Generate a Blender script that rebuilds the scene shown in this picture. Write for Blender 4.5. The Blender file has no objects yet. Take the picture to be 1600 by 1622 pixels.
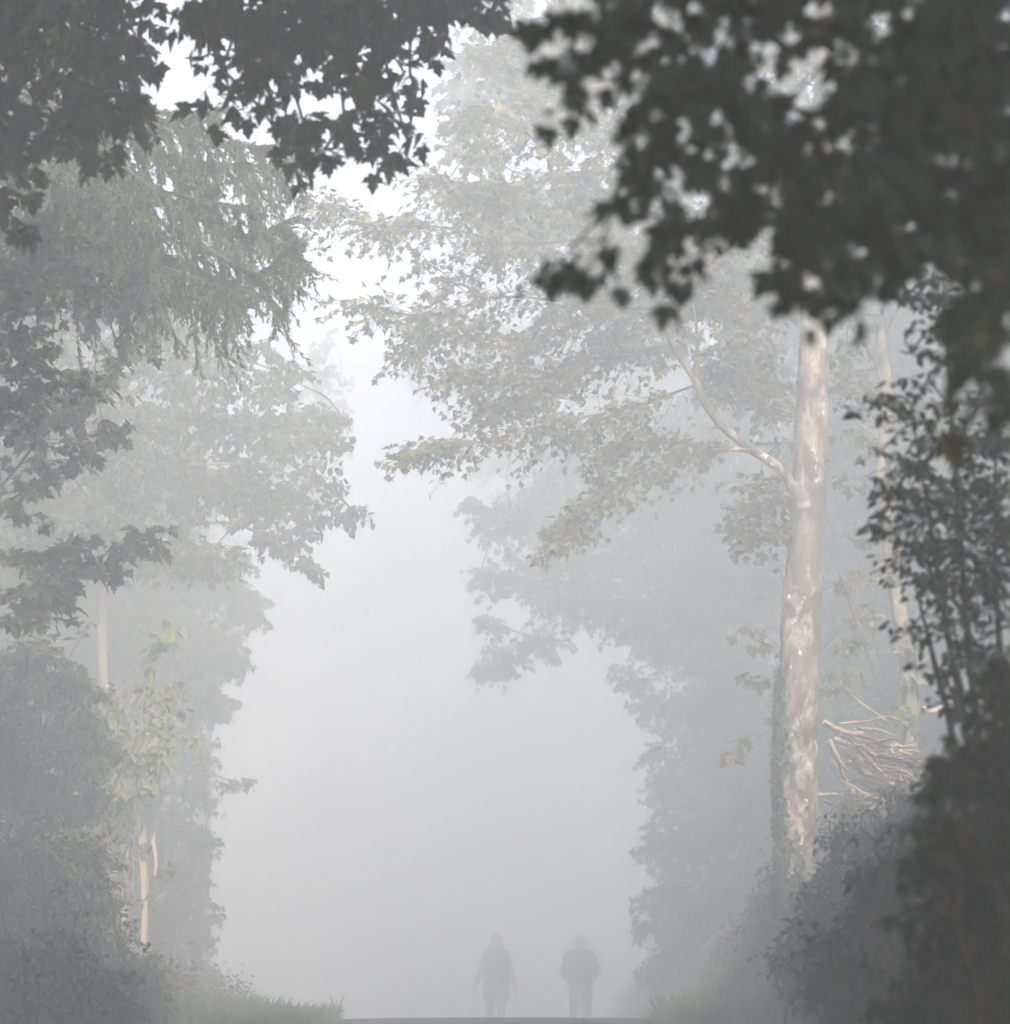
import bpy, bmesh, math, random
import numpy as np
from mathutils import Vector, Matrix

R = math.radians
scene = bpy.context.scene
COL = scene.collection
FPX = 5714.0                      # pixels (of the 1600 px wide photograph) per unit tangent
PITCH = math.atan(669 / FPX)      # the lens looks up a little
CP, SP = math.cos(PITCH), math.sin(PITCH)


def P(px, py, d):
    """A point of the place: seen at (px, py), d metres down the lane."""
    a, b = (px - 800.0) / FPX, -(py - 811.0) / FPX
    v = np.array([a, CP - b * SP, SP + b * CP])
    return v * (d / v[1])


def unit(v):
    v = np.asarray(v, float)
    return v / np.maximum(np.linalg.norm(v, axis=-1, keepdims=True), 1e-9)


UP = np.array([0.0, 0.0, 1.0])

# ------------------------------------------------------------------ objects
def tag(o, label=None, cat=None, group=None, kind=None):
    if label: o["label"] = label
    if cat: o["category"] = cat
    if group: o["group"] = group
    if kind: o["kind"] = kind
    return o


def empty(name, loc, label, cat, group=None):
    o = bpy.data.objects.new(name, None)
    o.empty_display_size = 0.2
    o.location = loc
    COL.objects.link(o)
    return tag(o, label, cat, group)


class MB:
    """collects vertices and polygons, built as ONE mesh object"""
    def __init__(self):
        self.V, self.L, self.C, self.M, self.n = [], [], [], [], 0

    def add(self, V, loops, counts, mat=0):
        V = np.asarray(V, np.float32).reshape(-1, 3)
        loops = np.asarray(loops, np.int64).ravel()
        counts = np.asarray(counts, np.int64).ravel()
        self.V.append(V); self.L.append(loops + self.n); self.C.append(counts)
        self.M.append(np.full(len(counts), mat, np.int32)); self.n += len(V)

    def tube(self, pts, rad, sides=8, mat=0, rough=0.0, rng=None, cap=True):
        pts = np.asarray(pts, float); k = len(pts)
        rad = np.broadcast_to(np.asarray(rad, float), (k,))
        T = np.gradient(pts, axis=0); T = unit(T)
        ref = np.array([1.0, 0, 0]) if abs(T[0][0]) < 0.8 else np.array([0, 1.0, 0])
        A = unit(np.cross(T, ref)); B = np.cross(T, A)
        ang = np.linspace(0, 2 * np.pi, sides, endpoint=False)
        rr = rad[:, None] * np.ones((1, sides))
        if rough and rng is not None:
            g = rng.normal(0, 1, (k, sides))
            g = (g + np.roll(g, 1, 1) + np.roll(g, -1, 1)) / 2
            rr = rr * (1 + rough * g)
        V = pts[:, None] + rr[..., None] * (np.cos(ang)[None, :, None] * A[:, None] + np.sin(ang)[None, :, None] * B[:, None])
        i = np.arange(k - 1)[:, None] * sides; j = np.arange(sides)[None]; jn = (j + 1) % sides
        q = np.stack([i + j, i + jn, i + sides + jn, i + sides + j], -1).reshape(-1, 4)
        self.add(V, q, np.full(len(q), 4), mat)
        if cap:
            b = self.n - k * sides - 0
            self.L.append(np.arange(sides)[::-1] + b); self.C.append(np.array([sides])); self.M.append(np.array([mat], np.int32))
            self.L.append(np.arange(sides) + b + (k - 1) * sides); self.C.append(np.array([sides])); self.M.append(np.array([mat], np.int32))

    def sticks(self, A, B, ra, rb, mat=0):
        """many thin three-sided twigs at once"""
        A, B = np.asarray(A, float).reshape(-1, 3), np.asarray(B, float).reshape(-1, 3)
        m = len(A)
        if not m: return
        ra = np.broadcast_to(np.asarray(ra, float), (m,)); rb = np.broadcast_to(np.asarray(rb, float), (m,))
        T = unit(B - A)
        ref = np.where(np.abs(T[:, 2:3]) < 0.9, np.array([[0, 0, 1.0]]), np.array([[1.0, 0, 0]]))
        X = unit(np.cross(T, ref)); Y = np.cross(T, X)
        ang = np.array([0, 2.0944, 4.18879])
        off = np.cos(ang)[None, :, None] * X[:, None] + np.sin(ang)[None, :, None] * Y[:, None]
        V = np.concatenate([A[:, None] + off * ra[:, None, None], B[:, None] + off * rb[:, None, None]], 1)
        base = np.arange(m)[:, None, None] * 6
        f = np.array([[0, 1, 4, 3], [1, 2, 5, 4], [2, 0, 3, 5]])[None] + base
        self.add(V, f, np.full(m * 3, 4), mat)

    def leaves(self, pos, tip, nrm, size, tmpl, mat=0, fold=0.25, curl=0.2):
        pos = np.asarray(pos, float).reshape(-1, 3); m = len(pos)
        if not m: return
        tip = unit(np.asarray(tip).reshape(-1, 3)); nrm = np.asarray(nrm).reshape(-1, 3)
        side = unit(np.cross(tip, nrm)); nrm = np.cross(side, tip)
        size = np.broadcast_to(np.asarray(size, float), (m,))
        Rr = np.array(tmpl, float); n = len(Rr)
        full = np.concatenate([Rr, Rr[1:-1] * [-1, 1]])
        z = fold * np.abs(full[:, 0]) - curl * full[:, 1] ** 2
        V = pos[:, None] + size[:, None, None] * (full[None, :, 0:1] * side[:, None] + full[None, :, 1:2] * tip[:, None] + z[None, :, None] * nrm[:, None])
        k = len(full)
        right = np.arange(n)
        left = np.concatenate([[0, n - 1], np.arange(k - 1, n - 1, -1)])
        lp = np.concatenate([right, left])
        loops = lp[None] + np.arange(m)[:, None] * k
        self.add(V, loops, np.tile([n, len(left)], m), mat)

    def mesh(self, name, mats, smooth=False):
        me = bpy.data.meshes.new(name)
        V = np.concatenate(self.V); L = np.concatenate(self.L).astype(np.int32); C = np.concatenate(self.C).astype(np.int32)
        M = np.concatenate(self.M)
        me.vertices.add(len(V)); me.vertices.foreach_set("co", V.ravel())
        me.loops.add(len(L)); me.loops.foreach_set("vertex_index", L)
        me.polygons.add(len(C))
        st = np.zeros(len(C), np.int32); st[1:] = np.cumsum(C)[:-1]
        me.polygons.foreach_set("loop_start", st); me.polygons.foreach_set("loop_total", C)
        me.polygons.foreach_set("material_index", M)
        me.polygons.foreach_set("use_smooth", np.full(len(C), smooth))
        for m in mats: me.materials.append(m)
        me.update(calc_edges=True); me.validate()
        return me

    def build(self, name, mats, parent=None, smooth=False):
        if not self.V: return None
        if parent is not None:
            off = np.array(parent.location, np.float32)
            self.V = [v - off for v in self.V]
        o = bpy.data.objects.new(name, self.mesh(name, mats, smooth))
        COL.objects.link(o)
        if parent is not None: o.parent = parent
        return o


# ------------------------------------------------------------------ materials
def new_mat(name):
    m = bpy.data.materials.new(name); m.use_nodes = True
    nt = m.node_tree; nt.nodes.clear()
    return m, nt, nt.nodes.new("ShaderNodeOutputMaterial")


def ramp(nt, fac, stops):
    r = nt.nodes.new("ShaderNodeValToRGB"); e = r.color_ramp.elements
    while len(e) < len(stops): e.new(0.5)
    for el, (p, c) in zip(e, stops):
        el.position = p; el.color = (*c, 1)
    nt.links.new(fac, r.inputs[0]); return r.outputs[0]


def leaf_mat(name, cols, trans=0.35, rough=0.55):
    m, nt, out = new_mat(name); N, Lk = nt.nodes, nt.links
    g = N.new("ShaderNodeNewGeometry")
    k = len(cols)
    c = ramp(nt, g.outputs["Random Per Island"], [(i / max(k - 1, 1), col) for i, col in enumerate(cols)])
    p = N.new("ShaderNodeBsdfPrincipled"); p.inputs["Roughness"].default_value = rough
    p.inputs["Specular IOR Level"].default_value = 0.3
    t = N.new("ShaderNodeBsdfTranslucent")
    mx = N.new("ShaderNodeMixShader"); mx.inputs[0].default_value = trans
    Lk.new(c, p.inputs["Base Color"]); Lk.new(c, t.inputs["Color"])
    Lk.new(p.outputs[0], mx.inputs[1]); Lk.new(t.outputs[0], mx.inputs[2]); Lk.new(mx.outputs[0], out.inputs[0])
    return m


def noise(nt, scale, detail=5, stretch=None, rough=0.55, obj=True):
    N, Lk = nt.nodes, nt.links
    tc = N.new("ShaderNodeTexCoord"); src = tc.outputs["Object"]
    if stretch:
        mp = N.new("ShaderNodeMapping"); mp.inputs["Scale"].default_value = stretch
        Lk.new(src, mp.inputs[0]); src = mp.outputs[0]
    n = N.new("ShaderNodeTexNoise"); n.inputs["Scale"].default_value = scale
    n.inputs["Detail"].default_value = detail; n.inputs["Roughness"].default_value = rough
    Lk.new(src, n.inputs["Vector"]); return n.outputs["Fac"]


def mix(nt, fac, a, b):
    n = nt.nodes.new("ShaderNodeMix"); n.data_type = "RGBA"
    nt.links.new(fac, n.inputs[0])
    for s, v in ((6, a), (7, b)):
        if isinstance(v, tuple): n.inputs[s].default_value = (*v, 1)
        else: nt.links.new(v, n.inputs[s])
    return n.outputs[2]


def bark_mat(name, dark, light, lichen=None, moss=None, bump=0.6):
    m, nt, out = new_mat(name); N, Lk = nt.nodes, nt.links
    f1 = noise(nt, 17, 8, (1.5, 1.5, 1.0), 0.8)
    c = ramp(nt, f1, [(0.40, dark), (0.50, tuple(x * .35 + y * .65 for x, y in zip(dark, light))), (0.60, light)])
    fb = noise(nt, 4.2, 5, (1.5, 1.5, 0.8), 0.7); k = ramp(nt, fb, [(0.46, (.85, .85, .85)), (0.53, (0, 0, 0))])
    c = mix(nt, k, c, tuple(x * 1.35 for x in dark))
    if moss:
        f = noise(nt, 2.2, 4, (1, 1, 0.6)); k = ramp(nt, f, [(0.5, (0, 0, 0)), (0.66, (1, 1, 1))])
        c = mix(nt, k, c, moss)
    if lichen:
        f = noise(nt, 7, 6, (1, 1, 0.7), 0.7); k = ramp(nt, f, [(0.63, (0, 0, 0)), (0.66, (1, 1, 1))])
        c = mix(nt, k, c, lichen)
        f = noise(nt, 24, 2, (1, 1, 0.8)); k = ramp(nt, f, [(0.69, (0, 0, 0)), (0.71, (1, 1, 1))])
        c = mix(nt, k, c, tuple(min(1, x * 1.15) for x in lichen))
    p = N.new("ShaderNodeBsdfPrincipled"); p.inputs["Roughness"].default_value = 0.9
    p.inputs["Specular IOR Level"].default_value = 0.15
    Lk.new(c, p.inputs["Base Color"])
    b = N.new("ShaderNodeBump"); b.inputs["Strength"].default_value = bump; b.inputs["Distance"].default_value = 0.03
    Lk.new(f1, b.inputs["Height"]); Lk.new(b.outputs[0], p.inputs["Normal"])
    Lk.new(p.outputs[0], out.inputs[0]); return m


def plain_mat(name, a, b=None, scale=20, rough=0.85, stretch=None):
    m, nt, out = new_mat(name)
    p = nt.nodes.new("ShaderNodeBsdfPrincipled"); p.inputs["Roughness"].default_value = rough
    p.inputs["Specular IOR Level"].default_value = 0.2
    f = noise(nt, scale, 6, stretch)
    c = ramp(nt, f, [(0.3, a), (0.7, b or a)])
    nt.links.new(c, p.inputs["Base Color"])
    nt.links.new(p.outputs[0], out.inputs[0]); return m


G1, G2, G3 = (0.045, 0.075, 0.025), (0.06, 0.095, 0.03), (0.085, 0.12, 0.035)
YEL, ORA, BRN, RED = (0.34, 0.24, 0.06), (0.33, 0.15, 0.06), (0.16, 0.09, 0.045), (0.28, 0.10, 0.06)
M = dict(
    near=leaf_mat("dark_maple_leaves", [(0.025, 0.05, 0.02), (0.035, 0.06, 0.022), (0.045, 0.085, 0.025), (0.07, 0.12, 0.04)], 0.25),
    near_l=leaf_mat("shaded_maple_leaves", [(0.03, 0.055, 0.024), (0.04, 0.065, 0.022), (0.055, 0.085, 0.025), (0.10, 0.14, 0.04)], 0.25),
    hero=leaf_mat("turning_maple_leaves", [G1, (0.10, 0.12, 0.04), (0.12, 0.125, 0.05), G2, (0.15, 0.135, 0.06), (0.12, 0.12, 0.045), (0.10, 0.12, 0.04), (0.22, 0.17, 0.085), (0.27, 0.22, 0.10)], 0.35),
    mid=leaf_mat("green_maple_leaves", [G1, G2, G1, G3, (0.09, 0.11, 0.03), (0.20, 0.16, 0.04)], 0.35),
    far=leaf_mat("far_leaves", [G1, G2, (0.05, 0.075, 0.03), G3], 0.3),
    lime=leaf_mat("pale_climber_leaves", [(0.14, 0.18, 0.07), (0.19, 0.23, 0.09), (0.28, 0.29, 0.13), (0.11, 0.15, 0.06), (0.28, 0.22, 0.12)], 0.3),
    bramble=leaf_mat("bramble_leaves", [(0.03, 0.05, 0.028), (0.06, 0.075, 0.04), (0.06, 0.055, 0.035), (0.10, 0.14, 0.07), (0.045, 0.075, 0.04), (0.12, 0.08, 0.05)], 0.25),
    shrub=leaf_mat("shrub_leaves", [(0.03, 0.05, 0.028), (0.038, 0.058, 0.03), (0.05, 0.072, 0.032)], 0.2),
    spruce=leaf_mat("spruce_needles", [(0.045, 0.075, 0.03), (0.06, 0.095, 0.035), (0.095, 0.135, 0.045), (0.05, 0.08, 0.035)], 0.15),
    ivy=leaf_mat("ivy_leaves", [(0.04, 0.07, 0.03), (0.055, 0.085, 0.035), (0.08, 0.11, 0.05)], 0.15, 0.4),
    litter=leaf_mat("litter_and_low_plants", [(0.035, 0.05, 0.028), (0.07, 0.05, 0.03), (0.05, 0.07, 0.035), (0.11, 0.075, 0.045), (0.045, 0.06, 0.03)], 0.15),
    grass=leaf_mat("grass_blades", [(0.06, 0.10, 0.03), (0.09, 0.14, 0.04), (0.13, 0.16, 0.06), (0.20, 0.18, 0.09)], 0.35),
    bark=bark_mat("grey_maple_bark", (0.055, 0.043, 0.036), (0.44, 0.365, 0.295), (0.62, 0.57, 0.49), (0.17, 0.16, 0.10)),
    bark2=bark_mat("pale_slim_bark", (0.16, 0.14, 0.11), (0.36, 0.32, 0.25), (0.5, 0.48, 0.4)),
    dbark=bark_mat("dark_bark", (0.05, 0.042, 0.035), (0.12, 0.10, 0.085)),
    twig=plain_mat("brown_twig", (0.07, 0.055, 0.045), (0.12, 0.10, 0.08)),
    ptwig=plain_mat("pale_twig", (0.20, 0.16, 0.12), (0.32, 0.26, 0.19)),
    stick=plain_mat("cut_branch_bark", (0.17, 0.125, 0.085), (0.50, 0.40, 0.28), 26, 0.8),
    stick_d=plain_mat("brown_branch_bark", (0.08, 0.06, 0.042), (0.24, 0.18, 0.125), 26, 0.8),
    wood=plain_mat("weathered_wood", (0.30, 0.22, 0.17), (0.52, 0.42, 0.33), 12, 0.8, (6, 6, 0.5)),
    split=plain_mat("split_wood", (0.50, 0.36, 0.26), (0.68, 0.54, 0.40), 10, 0.7, (0.6, 6, 6)),
)

# ------------------------------------------------------------------ leaf outlines (right half, stalk to tip)
MAPLE = [(0, 0), (.16, -.12), (.34, -.02), (.29, .12), (.50, .17), (.49, .31), (.63, .52), (.44, .47), (.22, .43), (.31, .66), (.16, .74), (.10, .88), (0, 1.02)]
MAPLE_MID = [(0, 0), (.24, -.1), (.33, .1), (.52, .2), (.60, .52), (.22, .43), (.28, .68), (0, 1.02)]
LEAF_FAR = [(0, 0), (.42, .02), (.5, .45), (.2, .5), (0, 1)]
ROUND = [(0, .06), (.2, -.06), (.42, .1), (.46, .36), (.30, .68), (.1, .92), (0, 1.05)]
OVAL = [(0, 0), (.22, .14), (.30, .40), (.2, .72), (0, 1.0)]
LEN_AREA = {id(MAPLE): .62, id(MAPLE_MID): .60, id(LEAF_FAR): .58, id(ROUND): .68, id(OVAL): .36}


def sprays(mb, S, D, L, n, size, rng, tmpl, droop=0.25, twig=0.004, detail=False, down=0.9, wide=0.32, ml=0, mt=1):
    S, D = np.asarray(S, float), unit(D); m = len(S)
    if m == 0: return
    L = np.broadcast_to(np.asarray(L, float), (m,))
    lat = unit(np.cross(D, UP) + rng.normal(0, .15, (m, 3)))
    t = rng.uniform(.12, 1.05, (m, n)); t[:, 0] = 1.0
    s = np.where(rng.random((m, n)) < .5, -1.0, 1.0); s[:, 0] *= .2
    w = L[:, None] * wide * (1.15 - .7 * t) * rng.uniform(.25, 1.0, (m, n)) * s
    node = S[:, None] + D[:, None] * (L[:, None] * (t - .12))[..., None] - UP * (droop * L[:, None] * (t - .12) ** 2)[..., None]
    pos = S[:, None] + D[:, None] * (L[:, None] * t)[..., None] + lat[:, None] * w[..., None] - UP * (droop * L[:, None] * t ** 2)[..., None]
    pos = pos + rng.normal(0, .05, (m, n, 3)) * L[:, None, None]
    tip = D[:, None] * .5 + lat[:, None] * (s * .7)[..., None] - UP * rng.uniform(.1, 1.6, (m, n))[..., None] * down + rng.normal(0, .4, (m, n, 3))
    nrm = UP + rng.normal(0, .6, (m, n, 3))
    sz = size * np.clip(rng.normal(1, .2, (m, n)), .5, 1.4)
    mb.leaves(pos.reshape(-1, 3), tip.reshape(-1, 3), nrm.reshape(-1, 3), sz.ravel(), tmpl, ml, fold=.22, curl=.25)
    q = [S + D * (L * u)[:, None] - UP * (droop * L * u * u)[:, None] for u in (0, .5, 1.0)]
    mb.sticks(q[0], q[1], twig, twig * .75, mt); mb.sticks(q[1], q[2], twig * .75, twig * .4, mt)
    if detail:
        mb.sticks(node.reshape(-1, 3), pos.reshape(-1, 3), twig * .4, twig * .3, mt)


def clump(mb, c, r, size, rng, tmpl, cov=3.0, n=7, L=None, anchor=None, twig=0.004, detail=False, droop=.25, down=.9, ar=None):
    """an uneven mass of leafy twigs about c, fed by a branch from anchor"""
    c = np.asarray(c, float); r = np.asarray(r, float)
    nl = cov * math.pi * r[0] * r[2] / (LEN_AREA[id(tmpl)] * .72 * size * size)
    m = max(3, int(nl / n))
    L = L or max(size * 3.0, min(r[0], r[2]) * .55)
    u = unit(rng.normal(0, 1, (m, 3))); rad = rng.random(m) ** .42
    rad = rad * (1 + .22 * np.sin(u[:, 0] * 5 + c[0] * 7) * np.cos(u[:, 2] * 6 + c[2] * 5))
    p = c + u * rad[:, None] * r
    D = unit(u * [1, 1, .45] + rng.normal(0, .45, (m, 3)) * [1, 1, .6] + [0, 0, -.05])
    Ls = L * rng.uniform(.6, 1.25, m)
    S = p - D * (Ls * .6)[:, None]
    sprays(mb, S, D, Ls, n, size, rng, tmpl, droop, twig, detail, down)
    # branchlets from the middle to some sprays
    k = min(m, 10); idx = rng.choice(m, k, replace=False)
    mb.sticks(np.repeat(c[None], k, 0), S[idx], twig * 2, twig, 1)
    if anchor is not None:
        a = np.asarray(anchor, float); mid = (a + c) / 2 + rng.normal(0, .08, 3) * np.linalg.norm(c - a) + [0, 0, .12 * np.linalg.norm(c - a)]
        ar = ar or twig * 5
        tt = np.linspace(0, 1, 6)[:, None]
        mb.tube((1 - tt) ** 2 * a + 2 * tt * (1 - tt) * mid + tt ** 2 * c, np.linspace(ar, twig * 1.8, 6), 5, 1, cap=False)


def curve(pts, n=24):
    """Catmull-Rom through the points"""
    p = np.asarray(pts, float); p = np.concatenate([[2 * p[0] - p[1]], p, [2 * p[-1] - p[-2]]])
    out = []; segs = len(p) - 3; per = max(2, n // segs)
    for i in range(segs):
        t = np.linspace(0, 1, per, endpoint=False)[:, None]
        a, b, c, d = p[i:i + 4]
        out.append(.5 * (2 * b + (c - a) * t + (2 * a - 5 * b + 4 * c - d) * t ** 2 + (3 * b - a - 3 * c + d) * t ** 3))
    out.append(p[-2][None]); return np.concatenate(out)


def bough(mb, pts, r0, spread, nsp, size, rng, tmpl, n=7, t0=.1, twig=.004, detail=False, droop=.3, down=.9, wob=.0, vz=.28, wide=.32):
    q = curve(pts, 30); k = len(q)
    if wob: q = q + rng.normal(0, wob, q.shape)
    mb.tube(q, np.linspace(r0, twig, k), 6, 1, cap=False)
    t = t0 + (1 - t0) * rng.random(nsp) ** .85; f = t * (k - 1); i = np.minimum(f.astype(int), k - 2); fr = (f - i)[:, None]
    S = q[i] * (1 - fr) + q[i + 1] * fr; T = unit(q[i + 1] - q[i])
    lat = unit(np.cross(T, UP)); s = np.where(rng.random(nsp) < .5, -1.0, 1.0)[:, None]
    D = unit(T * rng.uniform(.3, 1.2, (nsp, 1)) + lat * s * rng.uniform(.2, 1.2, (nsp, 1)) + UP * rng.normal(-.05, vz, (nsp, 1)))
    L = spread * rng.uniform(.5, 1.1, nsp) * (1.2 - .65 * t)
    sprays(mb, S, D, L, n, size, rng, tmpl, droop, twig, detail, down, wide)
    sprays(mb, q[-1:] - T[:1] * 0, unit(q[-1:] - q[-4:-3]), spread * .5, n, size, rng, tmpl, droop, twig, detail, down, wide)


# ------------------------------------------------------------------ ground
_zc_y = np.array([-60, -30, 0, 14, 22, 26, 30, 38, 46, 55, 75, 100, 160, 300.0])
_zc_z = np.array([-3.3, -2.5, -1.6, -.98, -.745, -.668, -.692, -.915, -1.22, -1.57, -2.35, -3.3, -5.6, -10.5])
_yy = np.linspace(-60, 300, 1441)
_k = np.ones(9) / 9
_zz = np.convolve(np.pad(np.interp(_yy, _zc_y, _zc_z), 4, mode="edge"), _k, "valid")


def road_z(y): return np.interp(y, _yy, _zz)


def lane_x(y): return -.95 * np.clip((23 - np.asarray(y, float)) / 23, 0, 1.6) ** 1.25


def ground_z(x, y):
    x, y = np.asarray(x, float), np.asarray(y, float); x = x - lane_x(y)
    right = np.interp(x, [1.3, 1.5, 2.05, 2.4, 3.2, 5, 10, 30, 120], [0, .03, .38, 1.02, 1.7, 2.4, 2.9, 3.2, 3.2])
    left = np.interp(-x, [1.3, 1.6, 2.1, 2.8, 4, 8, 30, 120], [0, .01, .04, .10, .6, 1.5, 2.4, 2.4])
    b = np.where(x > 0, right, left)
    w = np.clip((np.abs(x) - 1.4) / 1.0, 0, 1)
    n = (np.sin(x * 2.1 + y * .9) * np.cos(y * 1.7 - x) * .04 + np.sin(x * .6 + y * .37) * .05) * w
    crown = np.where(np.abs(x) < 1.3, .012 * (1 - (x / 1.3) ** 2), 0)
    return road_z(y) + b + n + crown


def grid(name, xs, ys, mat, dz=0.0):
    X, Y = np.meshgrid(xs, ys); X = X + (lane_x(Y) if dz else 0); Z = ground_z(X, Y) + dz
    V = np.stack([X, Y, Z], -1).reshape(-1, 3); nx = len(xs)
    i = np.arange(len(ys) - 1)[:, None] * nx + np.arange(nx - 1)[None]
    q = np.stack([i, i + 1, i + nx + 1, i + nx], -1).reshape(-1, 4)
    mb = MB(); mb.add(V, q, np.full(len(q), 4)); o = mb.build(name, [mat], smooth=True)
    return tag(o, kind="structure")


xs = np.concatenate([np.linspace(-88, -8, 30), np.linspace(-7.5, 7.5, 91), np.linspace(8, 88, 30)])
ys = np.concatenate([np.linspace(-45, 10, 40), np.linspace(10.5, 60, 150), np.linspace(61, 250, 90)])
m_ground = plain_mat("leaf_litter_soil", (0.05, 0.04, 0.028), (0.12, 0.09, 0.06), 5)
m_road = plain_mat("damp_lane_asphalt", (0.03, 0.03, 0.032), (0.06, 0.055, 0.05), 30)
grid("ground", xs, ys, m_ground)
grid("road", np.linspace(-1.3, 1.3, 15), ys, m_road, .006)

# grass on both verges, uncountable
rng = np.random.default_rng(11)
def grass_blades(mb, n, x0, x1, y0, y1, h, rng):
    y = rng.uniform(y0, y1, n); x = rng.uniform(x0, x1, n) + lane_x(y)
    den = np.sin(x * 5 + y * 1.3) + np.sin(y * 2.9 + x * 2) + rng.normal(0, 1, n)
    k = den > -1.2; x, y, den = x[k], y[k], den[k]; n = len(x)
    p = np.stack([x, y, ground_z(x, y) - .01], -1)
    hh = h * rng.uniform(.45, 1.2, n) * np.clip(.75 + .3 * den + .25 * np.sin(x * 9 + y * 4), .4, 1.9)
    a = rng.uniform(0, 6.283, n); lean = rng.uniform(.05, .55, n)
    tip = np.stack([np.cos(a) * lean, np.sin(a) * lean, np.ones(n)], -1)
    nrm = np.stack([np.cos(a), np.sin(a), np.full(n, -.2)], -1)
    BL = [(0, 0), (.018, .02), (.016, .4), (.008, .8), (0, 1)]
    mb.leaves(p, tip, nrm, hh, BL, 0, fold=.1, curl=-.3)
mb = MB()
grass_blades(mb, 24000, -2.4, -1.38, 16, 31, .11, rng)
grass_blades(mb, 30000, 1.28, 2.15, 15, 32, .12, rng)
tag(mb.build("grass", [M["grass"]]), kind="stuff")

mb = MB()
for sgn, n in ((1, 34000), (-1, 22000)):
    y = rng.uniform(13, 36, n); x = lane_x(y) + sgn * (1.95 + (.45 if sgn < 0 else 0) + 3.6 * rng.random(n) ** 1.3)
    h = np.abs(rng.normal(0, .12, n)) * (1 + np.sin(x * 3 + y) * .6) + .01
    a = rng.uniform(0, 6.283, n)
    mb.leaves(np.stack([x, y, ground_z(x, y) + h], -1), np.stack([np.cos(a), np.sin(a), rng.normal(0, .4, n)], -1), UP + rng.normal(0, .45, (n, 3)), rng.uniform(.03, .075, n), OVAL, 0)
tag(mb.build("undergrowth", [M["litter"]]), kind="stuff")

# ------------------------------------------------------------------ trees
def px_r(r, d): return r / FPX * d


def do_clumps(mb, lst, d, size, rng, tmpl, limbs=None, cov=3.0, n=7, dj=.6, twig=.004, detail=False, deep=1.0, droop=.25, down=.9, L=None, ar=None):
    """leafy masses seen at (px, py) about d metres away; each hangs on the nearest limb or on a mass nearer to the stem"""
    todo = []
    for it in lst:
        x, y, rx = it[:3]; rz = it[3] if len(it) > 3 and it[3] else rx
        dd = d + (it[4] if len(it) > 4 else rng.uniform(-dj, dj))
        todo.append((P(x, y, dd), px_r(rx, dd), px_r(rz, dd)))
    if limbs is not None:
        todo.sort(key=lambda q: np.min(np.linalg.norm(limbs - q[0], axis=1))); pts = limbs
    for k, (c, w, h) in enumerate(todo):
        a = None
        if limbs is not None:
            a = pts[np.argmin(np.linalg.norm((pts - c) * [1, 1, 1.2] - [0, 0, .1], axis=1))]; pts = np.concatenate([pts, c[None]])
        clump(mb, c, (w, max(w, h) * deep, h), size, rng, tmpl, cov, n, L, a, twig, detail, droop, down, ar)


def world_clumps(mb, lst, size, rng, tmpl, limbs, cov, n=8, twig=.005):
    for x, y, z, rx, rz in lst:
        c = np.array([x, y, z]); a = limbs[np.argmin(np.linalg.norm(limbs - c, axis=1))]
        clump(mb, c, (rx, rx, rz), size, rng, tmpl, cov, n, None, a, twig, False, ar=.03)


def trunk_mesh(parent, paths, mat, sides=14, rough=.03, rng=None, name="trunk"):
    mb = MB()
    for pts, r in paths:
        q = curve(pts, 40); t = np.linspace(0, 1, len(q))
        rad = np.interp(t, np.linspace(0, 1, len(r)), r)
        mb.tube(q, rad, sides, 0, rough, rng)
    return mb.build(name, [mat], parent, smooth=True)


def base_at(x, y): return np.array([x, y, float(ground_z(x, y))])


# --- near maple on the right: its boughs hang over the lane
rng = np.random.default_rng(1)
b = base_at(1.9, 5.0); e = empty("maple_tree", b, "dark near maple whose drooping boughs fill the upper right corner", "tree")
tr = [(b - [0, 0, .2], b + [-.05, 0, 2.0], b + [-.1, .1, 5], b + [-.1, .2, 8.5]),
      (b + [-.05, 0, 2.4], b + [-.6, .3, 3.6], b + [-1.2, .6, 4.1], b + [-1.9, .8, 4.2]),
      (b + [-.05, 0, 2.0], b + [-.4, .5, 2.9], b + [-.8, .8, 3.5], b + [-1.2, 1.1, 3.8]),
      (b + [-.05, 0, 2.9], b + [-.6, -1.0, 4.4], b + [-1.4, -2.2, 5.2]),
      (b + [-.05, 0, 3.0], b + [.8, .5, 4.4], b + [1.6, .8, 5.4])]
trunk_mesh(e, [(tr[0], [.17, .13, .1, .04])] + [(t, [.06, .045, .03, .015]) for t in tr[1:]], M["dbark"], rng=rng)
limbs = np.concatenate([curve(t, 16) for t in tr])
mb = MB()
NR = [(900, 40, 70), (960, 100, 60), (875, 95, 38, 30), (905, 150, 32, 18), (1050, 60, 90), (1060, 150, 70), (1030, 220, 45), (1010, 290, 45),
      (1080, 270, 70), (1020, 350, 45, 38), (950, 385, 60, 26), (885, 415, 30, 14), (1050, 400, 55, 40), (1055, 438, 18, 34), (1120, 350, 65), (1180, 250, 80),
      (1150, 130, 90), (1165, 40, 80), (1280, 250, 90), (1300, 350, 90), (1262, 415, 40), (1330, 430, 50), (1330, 484, 32, 24), (1400, 350, 90), (1400, 215, 110),
      (1450, 80, 100), (1550, 60, 110), (1550, 200, 120), (1500, 330, 100), (1575, 370, 80), (1450, 385, 45), (1372, 438, 30), (1480, 402, 60, 20), (1560, 412, 60, 22), (1250, 455, 20, 24), (1365, 35, 60, 45), (1220, 330, 60), (1340, 150, 60, 50), (1600, 300, 110), (1500, 150, 90), (1440, 290, 90), (1240, 170, 60, 50)]
do_clumps(mb, [c for c in NR if c[0] < 1215], 5.7, .0335, rng, MAPLE, limbs, 1.65, 5, .35, .0014, True, 1.3, .3, 1.1, .073, .003)
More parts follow.
